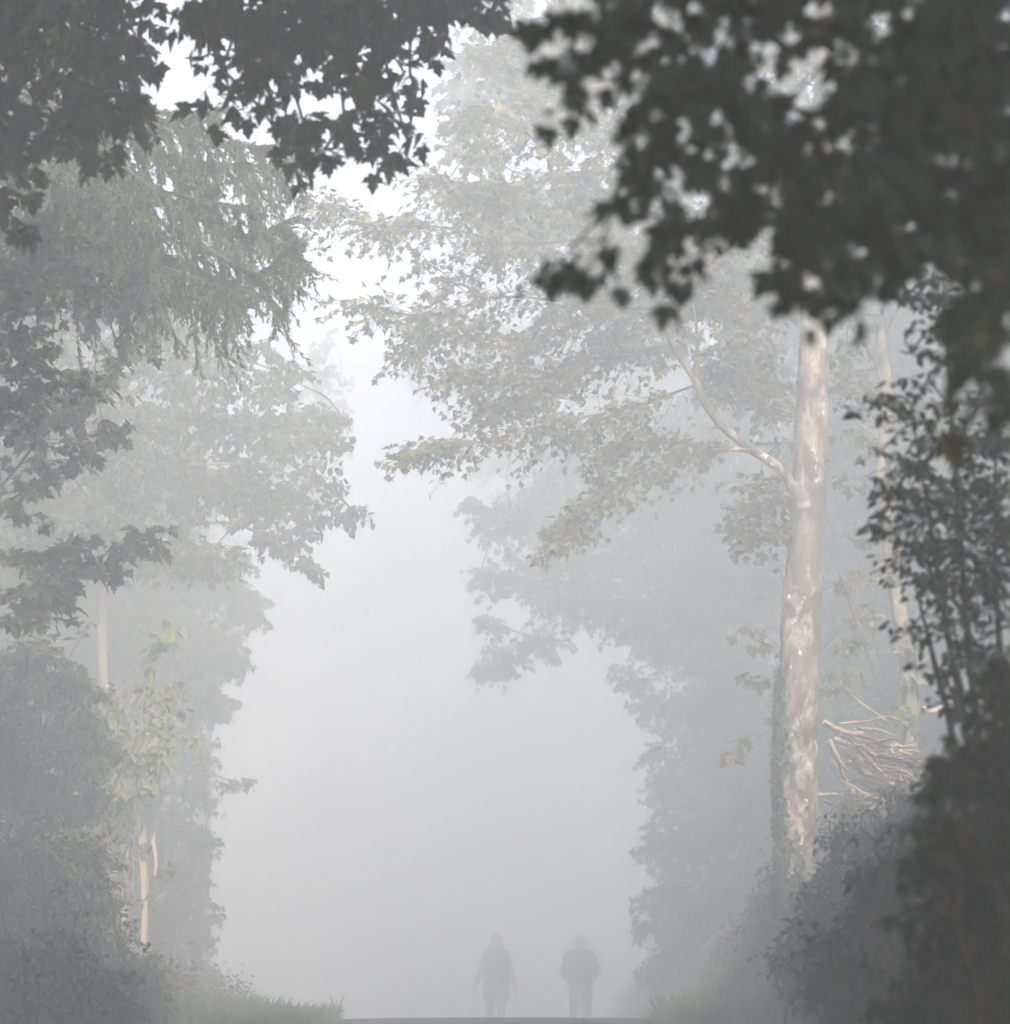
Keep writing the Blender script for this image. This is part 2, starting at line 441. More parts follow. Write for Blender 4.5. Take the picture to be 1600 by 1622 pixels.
do_clumps(mb, [c for c in NR if c[0] >= 1215], 5.7, .0335, rng, MAPLE, limbs, 2.1, 5, .35, .0014, True, 1.3, .3, 1.1, .073, .003)
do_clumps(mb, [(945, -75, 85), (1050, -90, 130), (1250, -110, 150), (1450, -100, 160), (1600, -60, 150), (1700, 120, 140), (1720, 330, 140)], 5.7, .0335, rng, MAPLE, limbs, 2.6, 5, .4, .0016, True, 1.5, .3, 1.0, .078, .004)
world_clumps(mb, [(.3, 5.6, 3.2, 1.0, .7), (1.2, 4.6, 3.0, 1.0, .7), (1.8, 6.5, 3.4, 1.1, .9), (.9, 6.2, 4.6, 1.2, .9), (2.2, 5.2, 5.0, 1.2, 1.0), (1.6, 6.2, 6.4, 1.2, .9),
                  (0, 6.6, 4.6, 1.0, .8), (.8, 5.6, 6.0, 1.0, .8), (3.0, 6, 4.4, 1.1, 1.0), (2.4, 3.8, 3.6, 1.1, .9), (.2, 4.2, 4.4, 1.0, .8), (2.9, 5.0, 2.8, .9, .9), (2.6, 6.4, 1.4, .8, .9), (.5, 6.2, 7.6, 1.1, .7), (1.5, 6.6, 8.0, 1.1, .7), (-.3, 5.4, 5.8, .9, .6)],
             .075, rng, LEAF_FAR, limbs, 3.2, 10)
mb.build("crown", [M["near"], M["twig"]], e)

# a nearer shoot of leaves at the right border
b = base_at(1.45, 4.9); e = empty("maple_sapling", b, "blurred green maple sapling reaching in at the right border below the dark boughs", "tree")
tr = [(b - [0, 0, .1], b + [-.1, .1, 1.0], b + [-.4, .2, 2.0], P(1640, 380, 5.2))]
trunk_mesh(e, [(tr[0], [.03, .02, .014, .008])], M["dbark"], 8, .02, rng)
mb = MB()
do_clumps(mb, [(1575, 455, 48, 40), (1600, 520, 60, 40), (1590, 590, 45, 30), (1568, 640, 28, 18), (1640, 450, 70), (1550, 430, 25, 20)], 5.2, .048, rng, MAPLE, curve(tr[0], 16), 1.6, 4, .2, .0015, True, 1.2, .3, 1.0, .13, .003)
mb.build("crown", [M["mid"], M["twig"]], e)

# --- near maple on the left, boughs hanging into the top of the view
rng = np.random.default_rng(2)
b = base_at(-3.4, 12.6); e = empty("maple_tree", b, "near maple with ragged leafy boughs hanging against the white sky, top centre", "tree")
tr = [(b - [0, 0, .2], b + [.05, 0, 2.5], b + [.1, .1, 5.5], b + [.1, .2, 9]),
      (b + [.05, 0, 2.8], b + [1.2, .1, 4.3], b + [2.2, .2, 4.9], b + [3.2, .3, 4.9]),
      (b + [.05, 0, 3.0], b + [.8, -.8, 4.8], b + [1.6, -1.8, 5.4]), (b + [.05, 0, 2.8], b + [-.8, .4, 4.2], b + [-1.8, .6, 5.0])]
trunk_mesh(e, [(tr[0], [.16, .13, .1, .04])] + [(t, [.05, .04, .03, .014]) for t in tr[1:]], M["dbark"], rng=rng)
limbs = np.concatenate([curve(t, 16) for t in tr])
mb = MB()
NL = [(325, 40, 55, 55), (350, 110, 32, 45), (368, 150, 15, 28), (430, 55, 62, 50), (450, 120, 45, 34), (480, 195, 46, 40), (462, 245, 20, 24), (540, 130, 55, 45), (600, 195, 45, 42), (640, 205, 26, 28),
      (610, 60, 66, 55), (560, 25, 80, 45), (655, 30, 55, 40), (545, 195, 40, 26), (515, 235, 14, 22), (650, 120, 30, 30), (318, 12, 26, 20), (500, 60, 50, 45), (600, 238, 18, 20), (400, 95, 40, 40), (700, 60, 16, 14), (385, 20, 50, 40), (480, 20, 60, 40)]
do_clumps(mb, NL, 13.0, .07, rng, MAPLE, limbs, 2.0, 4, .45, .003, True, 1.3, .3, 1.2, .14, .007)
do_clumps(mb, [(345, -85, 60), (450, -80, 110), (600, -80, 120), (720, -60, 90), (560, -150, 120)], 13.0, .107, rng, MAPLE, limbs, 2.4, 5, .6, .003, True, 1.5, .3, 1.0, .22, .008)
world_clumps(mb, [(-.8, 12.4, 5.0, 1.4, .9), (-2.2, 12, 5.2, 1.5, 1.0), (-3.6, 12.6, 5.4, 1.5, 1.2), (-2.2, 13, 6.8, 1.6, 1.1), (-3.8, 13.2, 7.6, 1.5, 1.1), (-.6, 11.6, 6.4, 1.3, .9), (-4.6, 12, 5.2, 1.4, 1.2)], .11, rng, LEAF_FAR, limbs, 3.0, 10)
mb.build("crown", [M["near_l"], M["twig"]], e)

# --- broadleaf on the left, dark mass in the top left corner
rng = np.random.default_rng(3)
b = base_at(-3.5, 14.6); e = empty("maple_tree", b, "shaded leafy tree filling the top left corner in front of the spruce", "tree")
tr = [(b - [0, 0, .2], b + [.1, 0, 2.5], b + [.2, .1, 5.5], b + [.2, .2, 8]), (b + [.1, 0, 2.0], b + [.7, -.3, 3.0], P(40, 120, 14)), (b + [.1, 0, 1.6], b + [.6, .2, 2.4], P(20, 420, 18.5))]
trunk_mesh(e, [(tr[0], [.2, .16, .1, .04])] + [(t, [.06, .04, .02]) for t in tr[1:]], M["dbark"], rng=rng)
limbs = np.concatenate([curve(t, 16) for t in tr])
mb = MB()
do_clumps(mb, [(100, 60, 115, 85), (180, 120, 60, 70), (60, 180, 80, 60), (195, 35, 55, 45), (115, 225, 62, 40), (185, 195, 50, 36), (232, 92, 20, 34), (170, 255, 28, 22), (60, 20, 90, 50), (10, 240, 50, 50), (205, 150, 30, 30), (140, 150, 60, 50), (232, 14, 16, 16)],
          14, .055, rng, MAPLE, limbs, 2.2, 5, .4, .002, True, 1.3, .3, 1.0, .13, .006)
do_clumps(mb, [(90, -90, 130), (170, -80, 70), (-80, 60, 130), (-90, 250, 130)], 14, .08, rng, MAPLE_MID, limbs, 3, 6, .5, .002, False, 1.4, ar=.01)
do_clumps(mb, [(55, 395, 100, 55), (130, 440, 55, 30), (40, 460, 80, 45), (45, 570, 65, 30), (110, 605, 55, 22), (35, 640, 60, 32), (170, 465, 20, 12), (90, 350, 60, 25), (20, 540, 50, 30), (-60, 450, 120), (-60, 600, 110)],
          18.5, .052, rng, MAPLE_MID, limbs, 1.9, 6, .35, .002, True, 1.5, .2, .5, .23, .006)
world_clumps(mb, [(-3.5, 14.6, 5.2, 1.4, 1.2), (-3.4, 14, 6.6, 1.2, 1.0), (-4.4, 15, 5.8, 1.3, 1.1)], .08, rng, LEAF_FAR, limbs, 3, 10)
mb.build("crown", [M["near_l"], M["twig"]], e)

# --- layered maple sapling at the left border
rng = np.random.default_rng(4)
b = base_at(-4.0, 22); e = empty("maple_sapling", b, "young maple with layered sprays slanting up from the left border", "tree")
tr = [(b, b + [.1, 0, .9], b + [.15, 0, 1.8], b + [.2, 0, 3.0])]
trunk_mesh(e, [(tr[0], [.05, .04, .03, .012])], M["dbark"], 8, .02, rng)
mb = MB()
for pts, sp, ns in [([(-110, 850), (0, 770), (60, 700), (130, 640), (205, 555)], .42, 34), ([(-110, 860), (0, 800), (70, 760), (170, 690)], .34, 22),
                    ([(-110, 1000), (0, 955), (80, 915), (160, 880), (235, 845)], .36, 34), ([(-110, 980), (0, 985), (50, 965), (100, 935)], .34, 18), ([(-110, 840), (0, 880), (50, 880), (120, 860)], .3, 16), ([(-110, 700), (0, 690), (60, 640), (110, 600)], .3, 16)]:
    bough(mb, [P(x, y, 22 + .25 * i) for i, (x, y) in enumerate(pts)], .013, sp * 1.05, ns, .082, rng, MAPLE, 6, .2, .003, True, .2, .6)
mb.build("crown", [M["mid"], M["twig"]], e)

# --- spruce on the left
rng = np.random.default_rng(5)
d = 20.5
b = base_at(-3.4, d); e = empty("spruce_tree", b, "spruce with drooping curtains of twigs over the left of the lane", "tree")
top = b + [0, 0, 13]
trunk_mesh(e, [((b - [0, 0, .2], b + [0, 0, 4], b + [.03, 0, 8], top), [.2, .17, .12, .02])], M["dbark"], rng=rng)
mb = MB()
NEEDLE = [(0, 0), (.13, .3), (.13, .7), (0, 1)]
def needles(S, D, H, nn, ln, rng):
    m = len(S); mb.sticks(S, S + D * H[:, None], .0028, .0014, 1)
    u = rng.random((m, nn)); a = rng.uniform(0, 6.283, (m, nn)); X = unit(np.cross(D, [.3, .9, .1])); Y = np.cross(D, X)
    out = np.cos(a)[..., None] * X[:, None] + np.sin(a)[..., None] * Y[:, None]
    pos = S[:, None] + D[:, None] * (H[:, None] * u)[..., None]
    mb.leaves(pos.reshape(-1, 3), (D[:, None] + out * .62).reshape(-1, 3), rng.normal(0, 1, (m * nn, 3)), ln * rng.uniform(.6, 1.2, m * nn), NEEDLE, 0, 0, .2)


def spruce_branch(pts, r0, hang, ntw, rng):
    """a bough whose side branchlets arch out and droop, each hung with short twigs"""
    q = curve(pts, 30); k = len(q); mb.tube(q, np.linspace(r0, .004, k), 5, 1, cap=False)
    ns = max(8, ntw // 9)
    for t in .1 + .9 * (np.arange(ns) + rng.random(ns)) / ns:
        f = t * (k - 1.001); i = int(f); S = q[i] + (q[i + 1] - q[i]) * (f - i); T = unit(q[i + 1] - q[i]); lat = unit(np.cross(T, UP)) * rng.choice([-1, 1])
        Ls = hang * rng.uniform(.45, 1.35) * (1.2 - .75 * t ** 2); d0 = unit(T * rng.uniform(.3, .9) + lat * rng.uniform(.15, .9) - UP * rng.uniform(0, .3))
        uu = np.linspace(0, 1, 7)[:, None]; sq = S + d0 * Ls * uu * .75 - UP * Ls * (.15 * uu + .85 * uu ** 1.7) * rng.uniform(.5, 1.15)
        mb.tube(sq, np.linspace(.006, .002, 7), 3, 1, cap=False)
        m = int(5 + 9 * rng.random()); w = rng.uniform(.1, 1, m) * 5.99; wi = w.astype(int); S2 = sq[wi] + (sq[wi + 1] - sq[wi]) * (w - wi)[:, None]; T2 = unit(sq[wi + 1] - sq[wi])
        D2 = unit(T2 * rng.uniform(.35, 1, (m, 1)) + rng.normal(0, .4, (m, 3)) - UP * rng.uniform(.2, .9, (m, 1))); H2 = hang * rng.uniform(.18, .5, m)
        needles(S2, D2, H2, 24, .032, rng); needles(sq[:-1], unit(np.diff(sq, axis=0)), np.linalg.norm(np.diff(sq, axis=0), axis=1), 16, .032, rng)
    m = 70; w = rng.uniform(.2, 1, m) ** .7 * (k - 1.01); wi = w.astype(int); T2 = unit(q[wi + 1] - q[wi])
    needles(q[wi], unit(T2 + unit(np.cross(T2, UP)) * rng.uniform(-.7, .7, (m, 1)) - UP * rng.uniform(0, .5, (m, 1))), rng.uniform(.08, .22, m), 16, .034, rng)
sx = -130
for pts, h, nt, dd in [
    ([(sx, -60), (120, 60), (210, 165), (330, 178)], .28, 90, .4), ([(sx, -20), (150, 130), (260, 190), (345, 172)], .42, 170, -.5),
    ([(sx, 20), (160, 150), (300, 210), (400, 232), (455, 225)], .5, 260, 0), ([(sx, 60), (150, 190), (280, 250), (430, 262)], .5, 240, .6),
    ([(sx, 130), (120, 230), (250, 300), (400, 330)], .5, 240, -.6), ([(sx, 170), (150, 270), (300, 330), (390, 372), (452, 352)], .46, 240, .2),
    ([(sx, 200), (140, 300), (290, 370), (400, 432), (462, 388)], .48, 280, -.2), ([(sx, 230), (120, 340), (250, 400), (380, 455)], .4, 230, .7),
    ([(sx, 260), (100, 350), (220, 410), (310, 440), (365, 450)], .44, 220, -.7), ([(sx, 60), (80, 160), (170, 240), (240, 300)], .5, 220, -1.0), ([(sx, 180), (80, 300), (160, 370), (250, 400)], .5, 220, 1.0),
    ([(sx, 90), (60, 170), (130, 230), (200, 262)], .5, 200, 1.4), ([(sx, 320), (60, 400), (150, 450), (240, 470)], .36, 160, .4)]:
    spruce_branch([P(x, y, d + dd * (i / (len(pts) - 1))) for i, (x, y) in enumerate(pts)], .026, h * .92, nt, rng)
for k in range(34):      # the branches that the view leaves out: all round the stem and up to the top
    z = rng.uniform(4.2, 12.6); a = rng.uniform(math.pi * .55, math.pi * 1.75) if z < 7.5 else rng.uniform(0, 6.283); Lb = (13.4 - z) * .26 + .3
    p0 = b + [0, 0, z]; dv = np.array([math.cos(a), math.sin(a), 0])
    spruce_branch([p0, p0 + dv * Lb * .4 + [0, 0, -.1 * Lb], p0 + dv * Lb * .8 + [0, 0, -.3 * Lb], p0 + dv * Lb + [0, 0, -.28 * Lb]], .025, .4, 70, rng)
mb.build("crown", [M["spruce"], M["twig"]], e)

# --- middle maple on the left, pale trunk
rng = np.random.default_rng(6)
d = 34.0
tp = [P(166, 1160, d), P(163, 1040, d), P(160, 900, d), P(154, 700, d), P(152, 560, d), P(160, 380, d), P(165, 200, d)]
b = base_at(tp[0][0], d); e = empty("maple_tree", b, "misty maple on the left with a thin pale trunk and boughs over the lane", "tree")
lm = [(P(153, 660, d), P(250, 600, d + .2), P(380, 570, d + .4), P(500, 620, d + .4)), (P(156, 780, d), P(280, 740, d - .2), P(420, 740, d), P(540, 790, d)), (P(155, 720, d), P(60, 660, d), P(-30, 620, d + .4)),
      (P(158, 840, d), P(110, 770, d - .3), P(80, 735, d - .4)), (P(158, 860, d), P(260, 840, d + .3), P(370, 830, d + .4), P(470, 880, d + .4)), (P(152, 560, d), P(230, 480, d), P(300, 400, d))]
trunk_mesh(e, [([b - np.array([0, 0, .2])] + tp, [.055, .05, .045, .042, .04, .036, .025, .012])] + [(t, [.022, .015, .01]) for t in lm], M["bark2"], 10, .03, rng)
limbs = np.concatenate([curve(t, 16) for t in lm] + [np.array(tp[3:])])
mb = MB()
do_clumps(mb, [(440, 600, 58, 45), (505, 665, 45, 38), (400, 670, 90, 60), (330, 590, 80, 50), (525, 815, 45, 26), (450, 850, 58, 34), (485, 895, 30, 18), (565, 815, 24, 16), (250, 560, 90, 60), (200, 690, 110, 70), (300, 770, 100, 60),
               (385, 770, 85, 50), (100, 620, 110, 70), (50, 760, 110, 80), (530, 705, 34, 24), (425, 552, 30, 20), (250, 870, 90, 50), (330, 880, 70, 40), (455, 700, 60, 40), (300, 660, 80, 50), (470, 790, 50, 34), (150, 800, 90, 60), (60, 880, 90, 60), (410, 800, 60, 40), (240, 500, 60, 36), (320, 530, 45, 26), (540, 660, 18, 16), (500, 760, 40, 26)],
          d, .06, rng, ROUND, limbs, 2.1, 7, .9, .004, False, 1.2, .3, .9, None, .014)
do_clumps(mb, [(100, 420, 120), (100, 250, 100), (30, 200, 120), (50, 50, 130), (0, 500, 150), (170, 480, 80, 40)], d + .5, .12, rng, LEAF_FAR, limbs, 2.6, 9, .9)
mb.build("crown", [M["mid"], M["twig"]], e)

# --- trees further along the left side
def far_tree(name, label, bx, d, trunk_top, clumps, size, seed, mat="far", cov=3.0, r=.12, group=None, tmpl=LEAF_FAR, cat="tree", deep=1.1):
    rng = np.random.default_rng(seed)
    x = P(bx, 800, d)[0]; b = base_at(x, d); e = empty(name, b, label, cat, group)
    tp = P(bx, trunk_top, d)
    main = (b - [0, 0, .2], b * .6 + tp * .4 + [.05, 0, 0], b * .3 + tp * .7, tp)
    trunk_mesh(e, [(main, [r, r * .8, r * .6, r * .25])], M["dbark"], 10, .03, rng)
    limbs = curve(main, 24)[5:]
    mb = MB(); do_clumps(mb, clumps, d, size, rng, tmpl, limbs, cov, 8, d * .03, .005, False, deep, .3, .9, None, r * .09)
    mb.build("crown", [M[mat], M["twig"]], e); return e

far_tree("maple_tree", "grey misty tree behind the middle maple, its outline reaching down beside the lane", 130, 44, 700,
         [(385, 955, 45, 34), (345, 1035, 55, 40), (300, 1090, 60, 50), (410, 975, 30, 16), (250, 1000, 100, 80), (140, 950, 130, 100), (30, 1000, 130, 100), (335, 1120, 36, 26), (285, 1190, 55, 50), (290, 900, 80, 60), (350, 905, 60, 40), (180, 1100, 120, 80), (60, 1130, 120, 80), (370, 1045, 26, 14), (100, 800, 150, 100), (220, 760, 120, 80)],
         .078, 21, cov=3.2)
far_tree("hazel_shrub", "misty shrub beside the lane behind the wooden posts", 275, 40, 1230,
         [(300, 1250, 48, 40), (285, 1330, 55, 50), (280, 1420, 60, 55), (300, 1380, 36, 40), (270, 1500, 70, 55), (318, 1470, 26, 30), (370, 1240, 20, 9), (325, 1205, 22, 16), (230, 1420, 60, 80), (345, 1440, 10, 16), (325, 1330, 22, 24), (320, 1540, 30, 30), (200, 1300, 80, 80), (395, 1238, 12, 8)],
         .062, 22, cov=3.0, r=.04, cat="shrub")
far_tree("maple_tree", "faint pale young tree tip rising above the misty maple on the left", 330, 56, 560,
         [(497, 560, 16, 30), (512, 595, 24, 28), (540, 655, 26, 26), (520, 530, 8, 24), (500, 640, 50, 36), (480, 700, 60, 50), (540, 600, 10, 10), (460, 780, 70, 50)],
         .08, 23, cov=2.0, r=.06)
for k, (bx, d, s) in enumerate([(40, 52, 24), (-150, 44, 25), (150, 62, 26)]):
    far_tree("beech_tree", ["grey beech deep in the mist behind the left trees", "grey beech at the left border behind the layered sapling", "faintest beech of the left side, behind the middle maple"][k], bx, d, 400,
             [(bx + dx, y, 130, 100) for dx, y in [(-60, 540), (40, 500), (0, 620), (-90, 760), (80, 700), (10, 880), (100, 860), (-80, 980), (40, 1060), (-20, 330), (-100, 330), (60, 600), (90, 1000), (-60, 1180), (60, 1250), (-40, 180)] if bx + dx < 110 or y > 590],
             .095, s, cov=2.2, r=.15, group="beeches in the mist on the left")

# --- climber and shrub with sunlit leaves on the left
rng = np.random.default_rng(7)
d = 28.0
b = base_at(P(205, 1400, d)[0], d); e = empty("climber_thicket", b, "pale green climber with round sunlit leaves hanging above the wooden posts", "shrub")
mb = MB()
for pts, r in [([(190, 1480), (196, 1380), (205, 1310), (215, 1240), (225, 1120), (232, 1060)], .009), ([(222, 1320), (216, 1250), (222, 1180), (228, 1090)], .007), ([(215, 1200), (250, 1165), (290, 1160), (312, 1168)], .005), ([(200, 1480), (212, 1390), (200, 1320)], .006),
               ([(190, 1400), (215, 1380), (250, 1355)], .004), ([(200, 1405), (230, 1390), (262, 1382)], .004), ([(238, 1470), (250, 1420), (300, 1390)], .004), ([(180, 1400), (176, 1330), (190, 1270)], .006)]:
    q = curve([P(x, y, d + rng.uniform(-.15, .15)) for x, y in pts], 24); mb.tube(q, np.linspace(r, r * .5, len(q)), 5, 0, cap=False)
mb.build("stem", [M["ptwig"]], e)
mb = MB()
cl = [(228, 1165, 45, 24), (285, 1168, 28, 14), (222, 1215, 34, 24), (206, 1262, 26, 22), (192, 1190, 44, 24), (238, 1130, 28, 24), (222, 1250, 24, 16), (200, 1290, 20, 14), (250, 1190, 22, 16), (224, 1090, 24, 20), (180, 1230, 20, 18), (256, 1222, 10, 8), (245, 1420, 20, 14)]
do_clumps(mb, cl, d, .052, rng, ROUND, None, 1.35, 4, .2, .002, True, .8, .4, 1.3, .14)
do_clumps(mb, [(160, 1180, 50, 50), (150, 1260, 50, 50), (170, 1120, 50, 40), (262, 1100, 30, 30)], d + .5, .062, rng, ROUND, None, 1.8, 5, .3, .0025, True, .8)
for x, y in [(258, 1000), (270, 985), (235, 1050), (240, 1020), (262, 1020), (275, 775), (330, 690), (285, 680), (160, 545), (265, 1372), (205, 1365), (150, 1310), (208, 1335), (232, 1320), (250, 1318)][:6] + [(265, 1372), (205, 1365), (150, 1310), (208, 1335)]:
    if y < 900: continue
    do_clumps(mb, [(x, y, 12, 9)], d, .075, rng, ROUND, None, 1.6, 3, .1, .002, True, .8, L=.1)
mb.build("foliage", [M["lime"], M["ptwig"]], e)

# wooden posts in the thicket
def post(name, label, base, h, w, t, lean=0.0, notch=False, cat="post"):
    bm = bmesh.new(); bmesh.ops.create_cube(bm, size=1)
    bmesh.ops.subdivide_edges(bm, edges=[x for x in bm.edges if abs(x.verts[0].co.z - x.verts[1].co.z) > .5], cuts=9)
    rr = random.Random(h)
    for v in bm.verts:
        z = v.co.z + .5
        s = 1 + rr.uniform(-.06, .06)
        v.co = Vector((v.co.x * w * s + lean * z + .012 * math.sin(z * 5), v.co.y * t * s, z * h + (v.co.x * .10 if z > .99 else 0)))
    bmesh.ops.bevel(bm, geom=bm.edges[:], offset=.004, segments=1, affect="EDGES")
    me = bpy.data.meshes.new(name); bm.to_mesh(me); bm.free(); me.materials.append(M["wood"])
    o = bpy.data.objects.new(name, me); COL.objects.link(o); o.location = base; o.rotation_euler = (0, 0, rr.uniform(-.2, .2))
    return tag(o, label, cat)
p0 = P(228, 1512, 28.2); post("wooden_post", "tall pale weathered post standing among the climbers on the left", p0, P(228, 1313, 28.2)[2] - p0[2], .05, .07, -.01)
p0 = P(245, 1388, 28.25); o = post("wooden_board", "short pale board hanging right of the tall post", p0, P(245, 1327, 28.25)[2] - p0[2], .024, .05, .0, cat="board")
p0 = P(190, 1490, 28.4); post("wooden_post", "grey broken post half hidden by dry vines left of the tall post", p0, P(195, 1335, 28.4)[2] - p0[2], .06, .06, .05)

# --- dark shrubs, left foreground
def shrub(name, label, px0, d, clumps, size, seed, mat, tmpl, cov=2.6, stems=5, cat="shrub", group=None, n=7, down=.7, smat="twig", dj=.5, deep=1.2):
    rng = np.random.default_rng(seed)
    x = P(px0, 1500, d)[0]; b = base_at(x, d); e = empty(name, b, label, cat, group)
    mb = MB(); pts = []; whips = []
    for k in range(stems):
        cx, cy = clumps[k % len(clumps)][:2]
        t = P(cx + rng.uniform(-20, 20), cy - rng.uniform(0, 40), d + rng.uniform(-.3, .3)); o = b + np.array([rng.uniform(-.15, .15), rng.uniform(-.15, .15), -.08])
        q = curve([o, o * .6 + t * .4 + rng.normal(0, .08, 3), o * .25 + t * .75 + rng.normal(0, .05, 3), t], 20)
        mb.tube(q, np.linspace(.014, .004, len(q)), 5, 0, cap=False); pts.append(q[4:])
    for k in range(stems * 2 + 6):
        cx, cy, cr = clumps[rng.integers(len(clumps))][:3]; dd = d + rng.uniform(-.3, .3)
        o = P(cx + rng.uniform(-.5, .5) * cr, cy + .5 * cr, dd); sx_, up = rng.normal(0, .8) * cr, rng.uniform(.9, 1.7) * cr
        t = P(cx + sx_, cy - up, dd + rng.uniform(-.2, .2)); m = (o + t) / 2 + np.array([rng.normal(0, .2), 0, .25]) * px_r(cr, d)
        q = curve([o, m, t], 12); mb.tube(q, np.linspace(.005, .0015, len(q)), 4, 0, cap=False); whips.append(q)
    mb.build("stems", [M[smat]], e)
    mb = MB(); do_clumps(mb, clumps, d, size, rng, tmpl, np.concatenate(pts), cov, n, dj, .003, True, deep, .3, down, None, .005)
    for q in whips:
        i = rng.integers(3, len(q), 5); sprays(mb, q[i], rng.normal(0, 1, (5, 3)) * [1, 1, .4], size * 1.6, 2, size * .9, rng, tmpl, .2, .0015, True, down)
    mb.build("foliage", [M[mat], M[smat]], e); return e

shrub("hazel_shrub", "dark tall shrub at the left border below the layered sapling", 40, 26, [(40, 1060, 80, 60), (110, 1090, 60, 50), (60, 1160, 90, 60), (140, 1180, 50, 50), (20, 1240, 80, 60), (90, 1260, 70, 60), (-40, 1120, 90), (150, 1270, 30, 40), (-40, 1250, 90, 80)], .055, 31, "bramble", MAPLE_MID, 2.4)
shrub("bramble_bush", "dark bramble left of the grey broken post", 110, 23, [(60, 1350, 90, 60), (130, 1370, 55, 55), (30, 1430, 80, 70), (110, 1450, 70, 60), (160, 1450, 40, 50), (170, 1520, 40, 40), (-40, 1380, 90, 80)], .042, 32, "bramble", OVAL, 2.8, 8)
shrub("bramble_bush", "dark bramble in the bottom left corner", 60, 18, [(40, 1520, 100, 60), (120, 1560, 80, 50), (30, 1600, 100, 60), (100, 1620, 100, 50), (180, 1610, 50, 40), (-40, 1560, 90, 80)], .04, 33, "bramble", OVAL, 2.8, 8)
shrub("bramble_bush", "low bramble with arching stems beside the left verge grass", 215, 23, [(215, 1560, 40, 36), (190, 1500, 30, 36), (245, 1600, 30, 26), (200, 1620, 50, 30), (240, 1540, 20, 26)], .05, 34, "bramble", OVAL, 2.2, 9)

# --- hero maple on the right
rng = np.random.default_rng(8)
d = 28.0
path = [(1274, 1425), (1268, 1385), (1264, 1290), (1263, 1180), (1267, 1060), (1270, 960), (1277, 860), (1282, 760), (1286, 650), (1290, 540), (1296, 420), (1300, 300), (1306, 150), (1310, 0), (1312, -180), (1310, -420)]
rads = [52, 38, 33.5, 32, 31.5, 32, 28, 27, 26, 24, 23, 21, 18, 15, 11, 4]
b = P(1274, 1420, d); e = empty("maple_tree", b, "sunlit maple with a pale blotched trunk and forked limb on the right bank", "tree")
mb = MB(); q = curve([P(x, y, d) for x, y in path], 120); t = np.linspace(0, 1, len(q))
rad = np.interp(t, np.linspace(0, 1, len(rads)), [px_r(r, d) for r in rads])
mb.tube(q, rad, 32, 0, .045, rng)
for a in (-2.6, -1.2, -.2, .9, 2.3):      # root flare
    f = b + np.array([math.cos(a) * .34, math.sin(a) * .34, -.22])
    mb.tube(curve([P(1270, 1330, d), b + np.array([math.cos(a) * .13, math.sin(a) * .13, .06]), f], 12), np.linspace(.06, .05, 13), 8, 0, .05, rng)
mb.build("trunk", [M["bark"]], e, smooth=True)
mb = MB()
limb = [P(x, y, d + dd) for x, y, dd in [(1266, 830, 0), (1254, 775, -.1), (1238, 745, -.16), (1195, 715, -.22), (1150, 680, -.3), (1118, 640, -.35), (1100, 600, -.35), (1070, 555, -.35), (1048, 500, -.3), (1030, 440, -.2), (1025, 380, 0)]]
q = curve(limb, 60); mb.tube(q, np.linspace(px_r(9.5, d), px_r(3.2, d), len(q)), 12, 0, .05, rng)
for pts, r in [([(1195, 715, -.22), (1165, 712, -.5), (1150, 716, -.6)], 5), ([(1100, 600, -.35), (1105, 540, -.5), (1098, 480, -.6)], 4)]:
    q2 = curve([P(x, y, d + dd) for x, y, dd in pts], 10); mb.tube(q2, np.linspace(px_r(r, d), px_r(1.5, d), len(q2)), 8, 0, .05, rng)
o = mb.build("limb", [M["bark"]], e, smooth=True); o["label"] = "pale forked limb rising to the left from the trunk"
mb = MB()
H = [([(1290, 445), (1150, 480), (1000, 488), (800, 470), (680, 500), (572, 482)], .5, 70, .018, -.8), ([(1292, 400), (1100, 385), (950, 378), (820, 385), (700, 360), (600, 355), (522, 325)], .5, 80, .018, -1.2), ([(1102, 610), (1000, 645), (880, 670), (760, 700), (645, 716)], .40, 60, .012, -.9),
     ([(1180, 708), (1080, 725), (990, 760), (930, 800), (882, 852)], .40, 42, .012, -.6), ([(1065, 545), (950, 575), (850, 600), (770, 600), (700, 590)], .42, 50, .012, -.6), ([(1050, 500), (960, 545), (850, 620), (765, 650)], .36, 46, .012, .3),
     ([(1295, 330), (1100, 260), (900, 280), (780, 300), (690, 285)], .5, 70, .02, -.4), ([(1300, 230), (1100, 150), (900, 140), (800, 170), (730, 190)], .42, 70, .02, .6), ([(1030, 440), (940, 500), (820, 540), (700, 530), (640, 560)], .4, 50, .01, .5),
     ([(1284, 680), (1230, 620), (1190, 600), (1140, 590)], .34, 26, .012, .6), ([(1280, 780), (1240, 790), (1200, 800), (1170, 830)], .3, 18, .008, .7), ([(1275, 880), (1240, 850), (1215, 845), (1185, 860)], .26, 12, .008, .5),
     ([(1300, 200), (1050, 30), (870, 50), (770, 90)], .42, 60, .02, .8), ([(1292, 560), (1340, 600), (1380, 620), (1430, 640)], .3, 14, .008, .4), ([(1110, 480), (1060, 420), (1000, 400), (930, 420)], .36, 30, .008, -.6), ([(1180, 712), (1100, 705), (1020, 700), (960, 720)], .36, 30, .01, -.3)]
for pts, sp, ns, r, dd in H:
    bough(mb, [P(x, y, d + dd * i / (len(pts) - 1)) for i, (x, y) in enumerate(pts)], r, sp * 1.25, int(ns * 2.3), .053, rng, MAPLE, 6, .05, .003, True, .25, .32, vz=.42, wide=.42)
limbs = np.concatenate([curve([P(x, y, d) for x, y in path], 60)[22:], curve(limb, 40)[8:]] + [curve([P(x, y, d + dd * i / (len(p) - 1)) for i, (x, y) in enumerate(p)], 20) for p, _, _, _, dd in H])
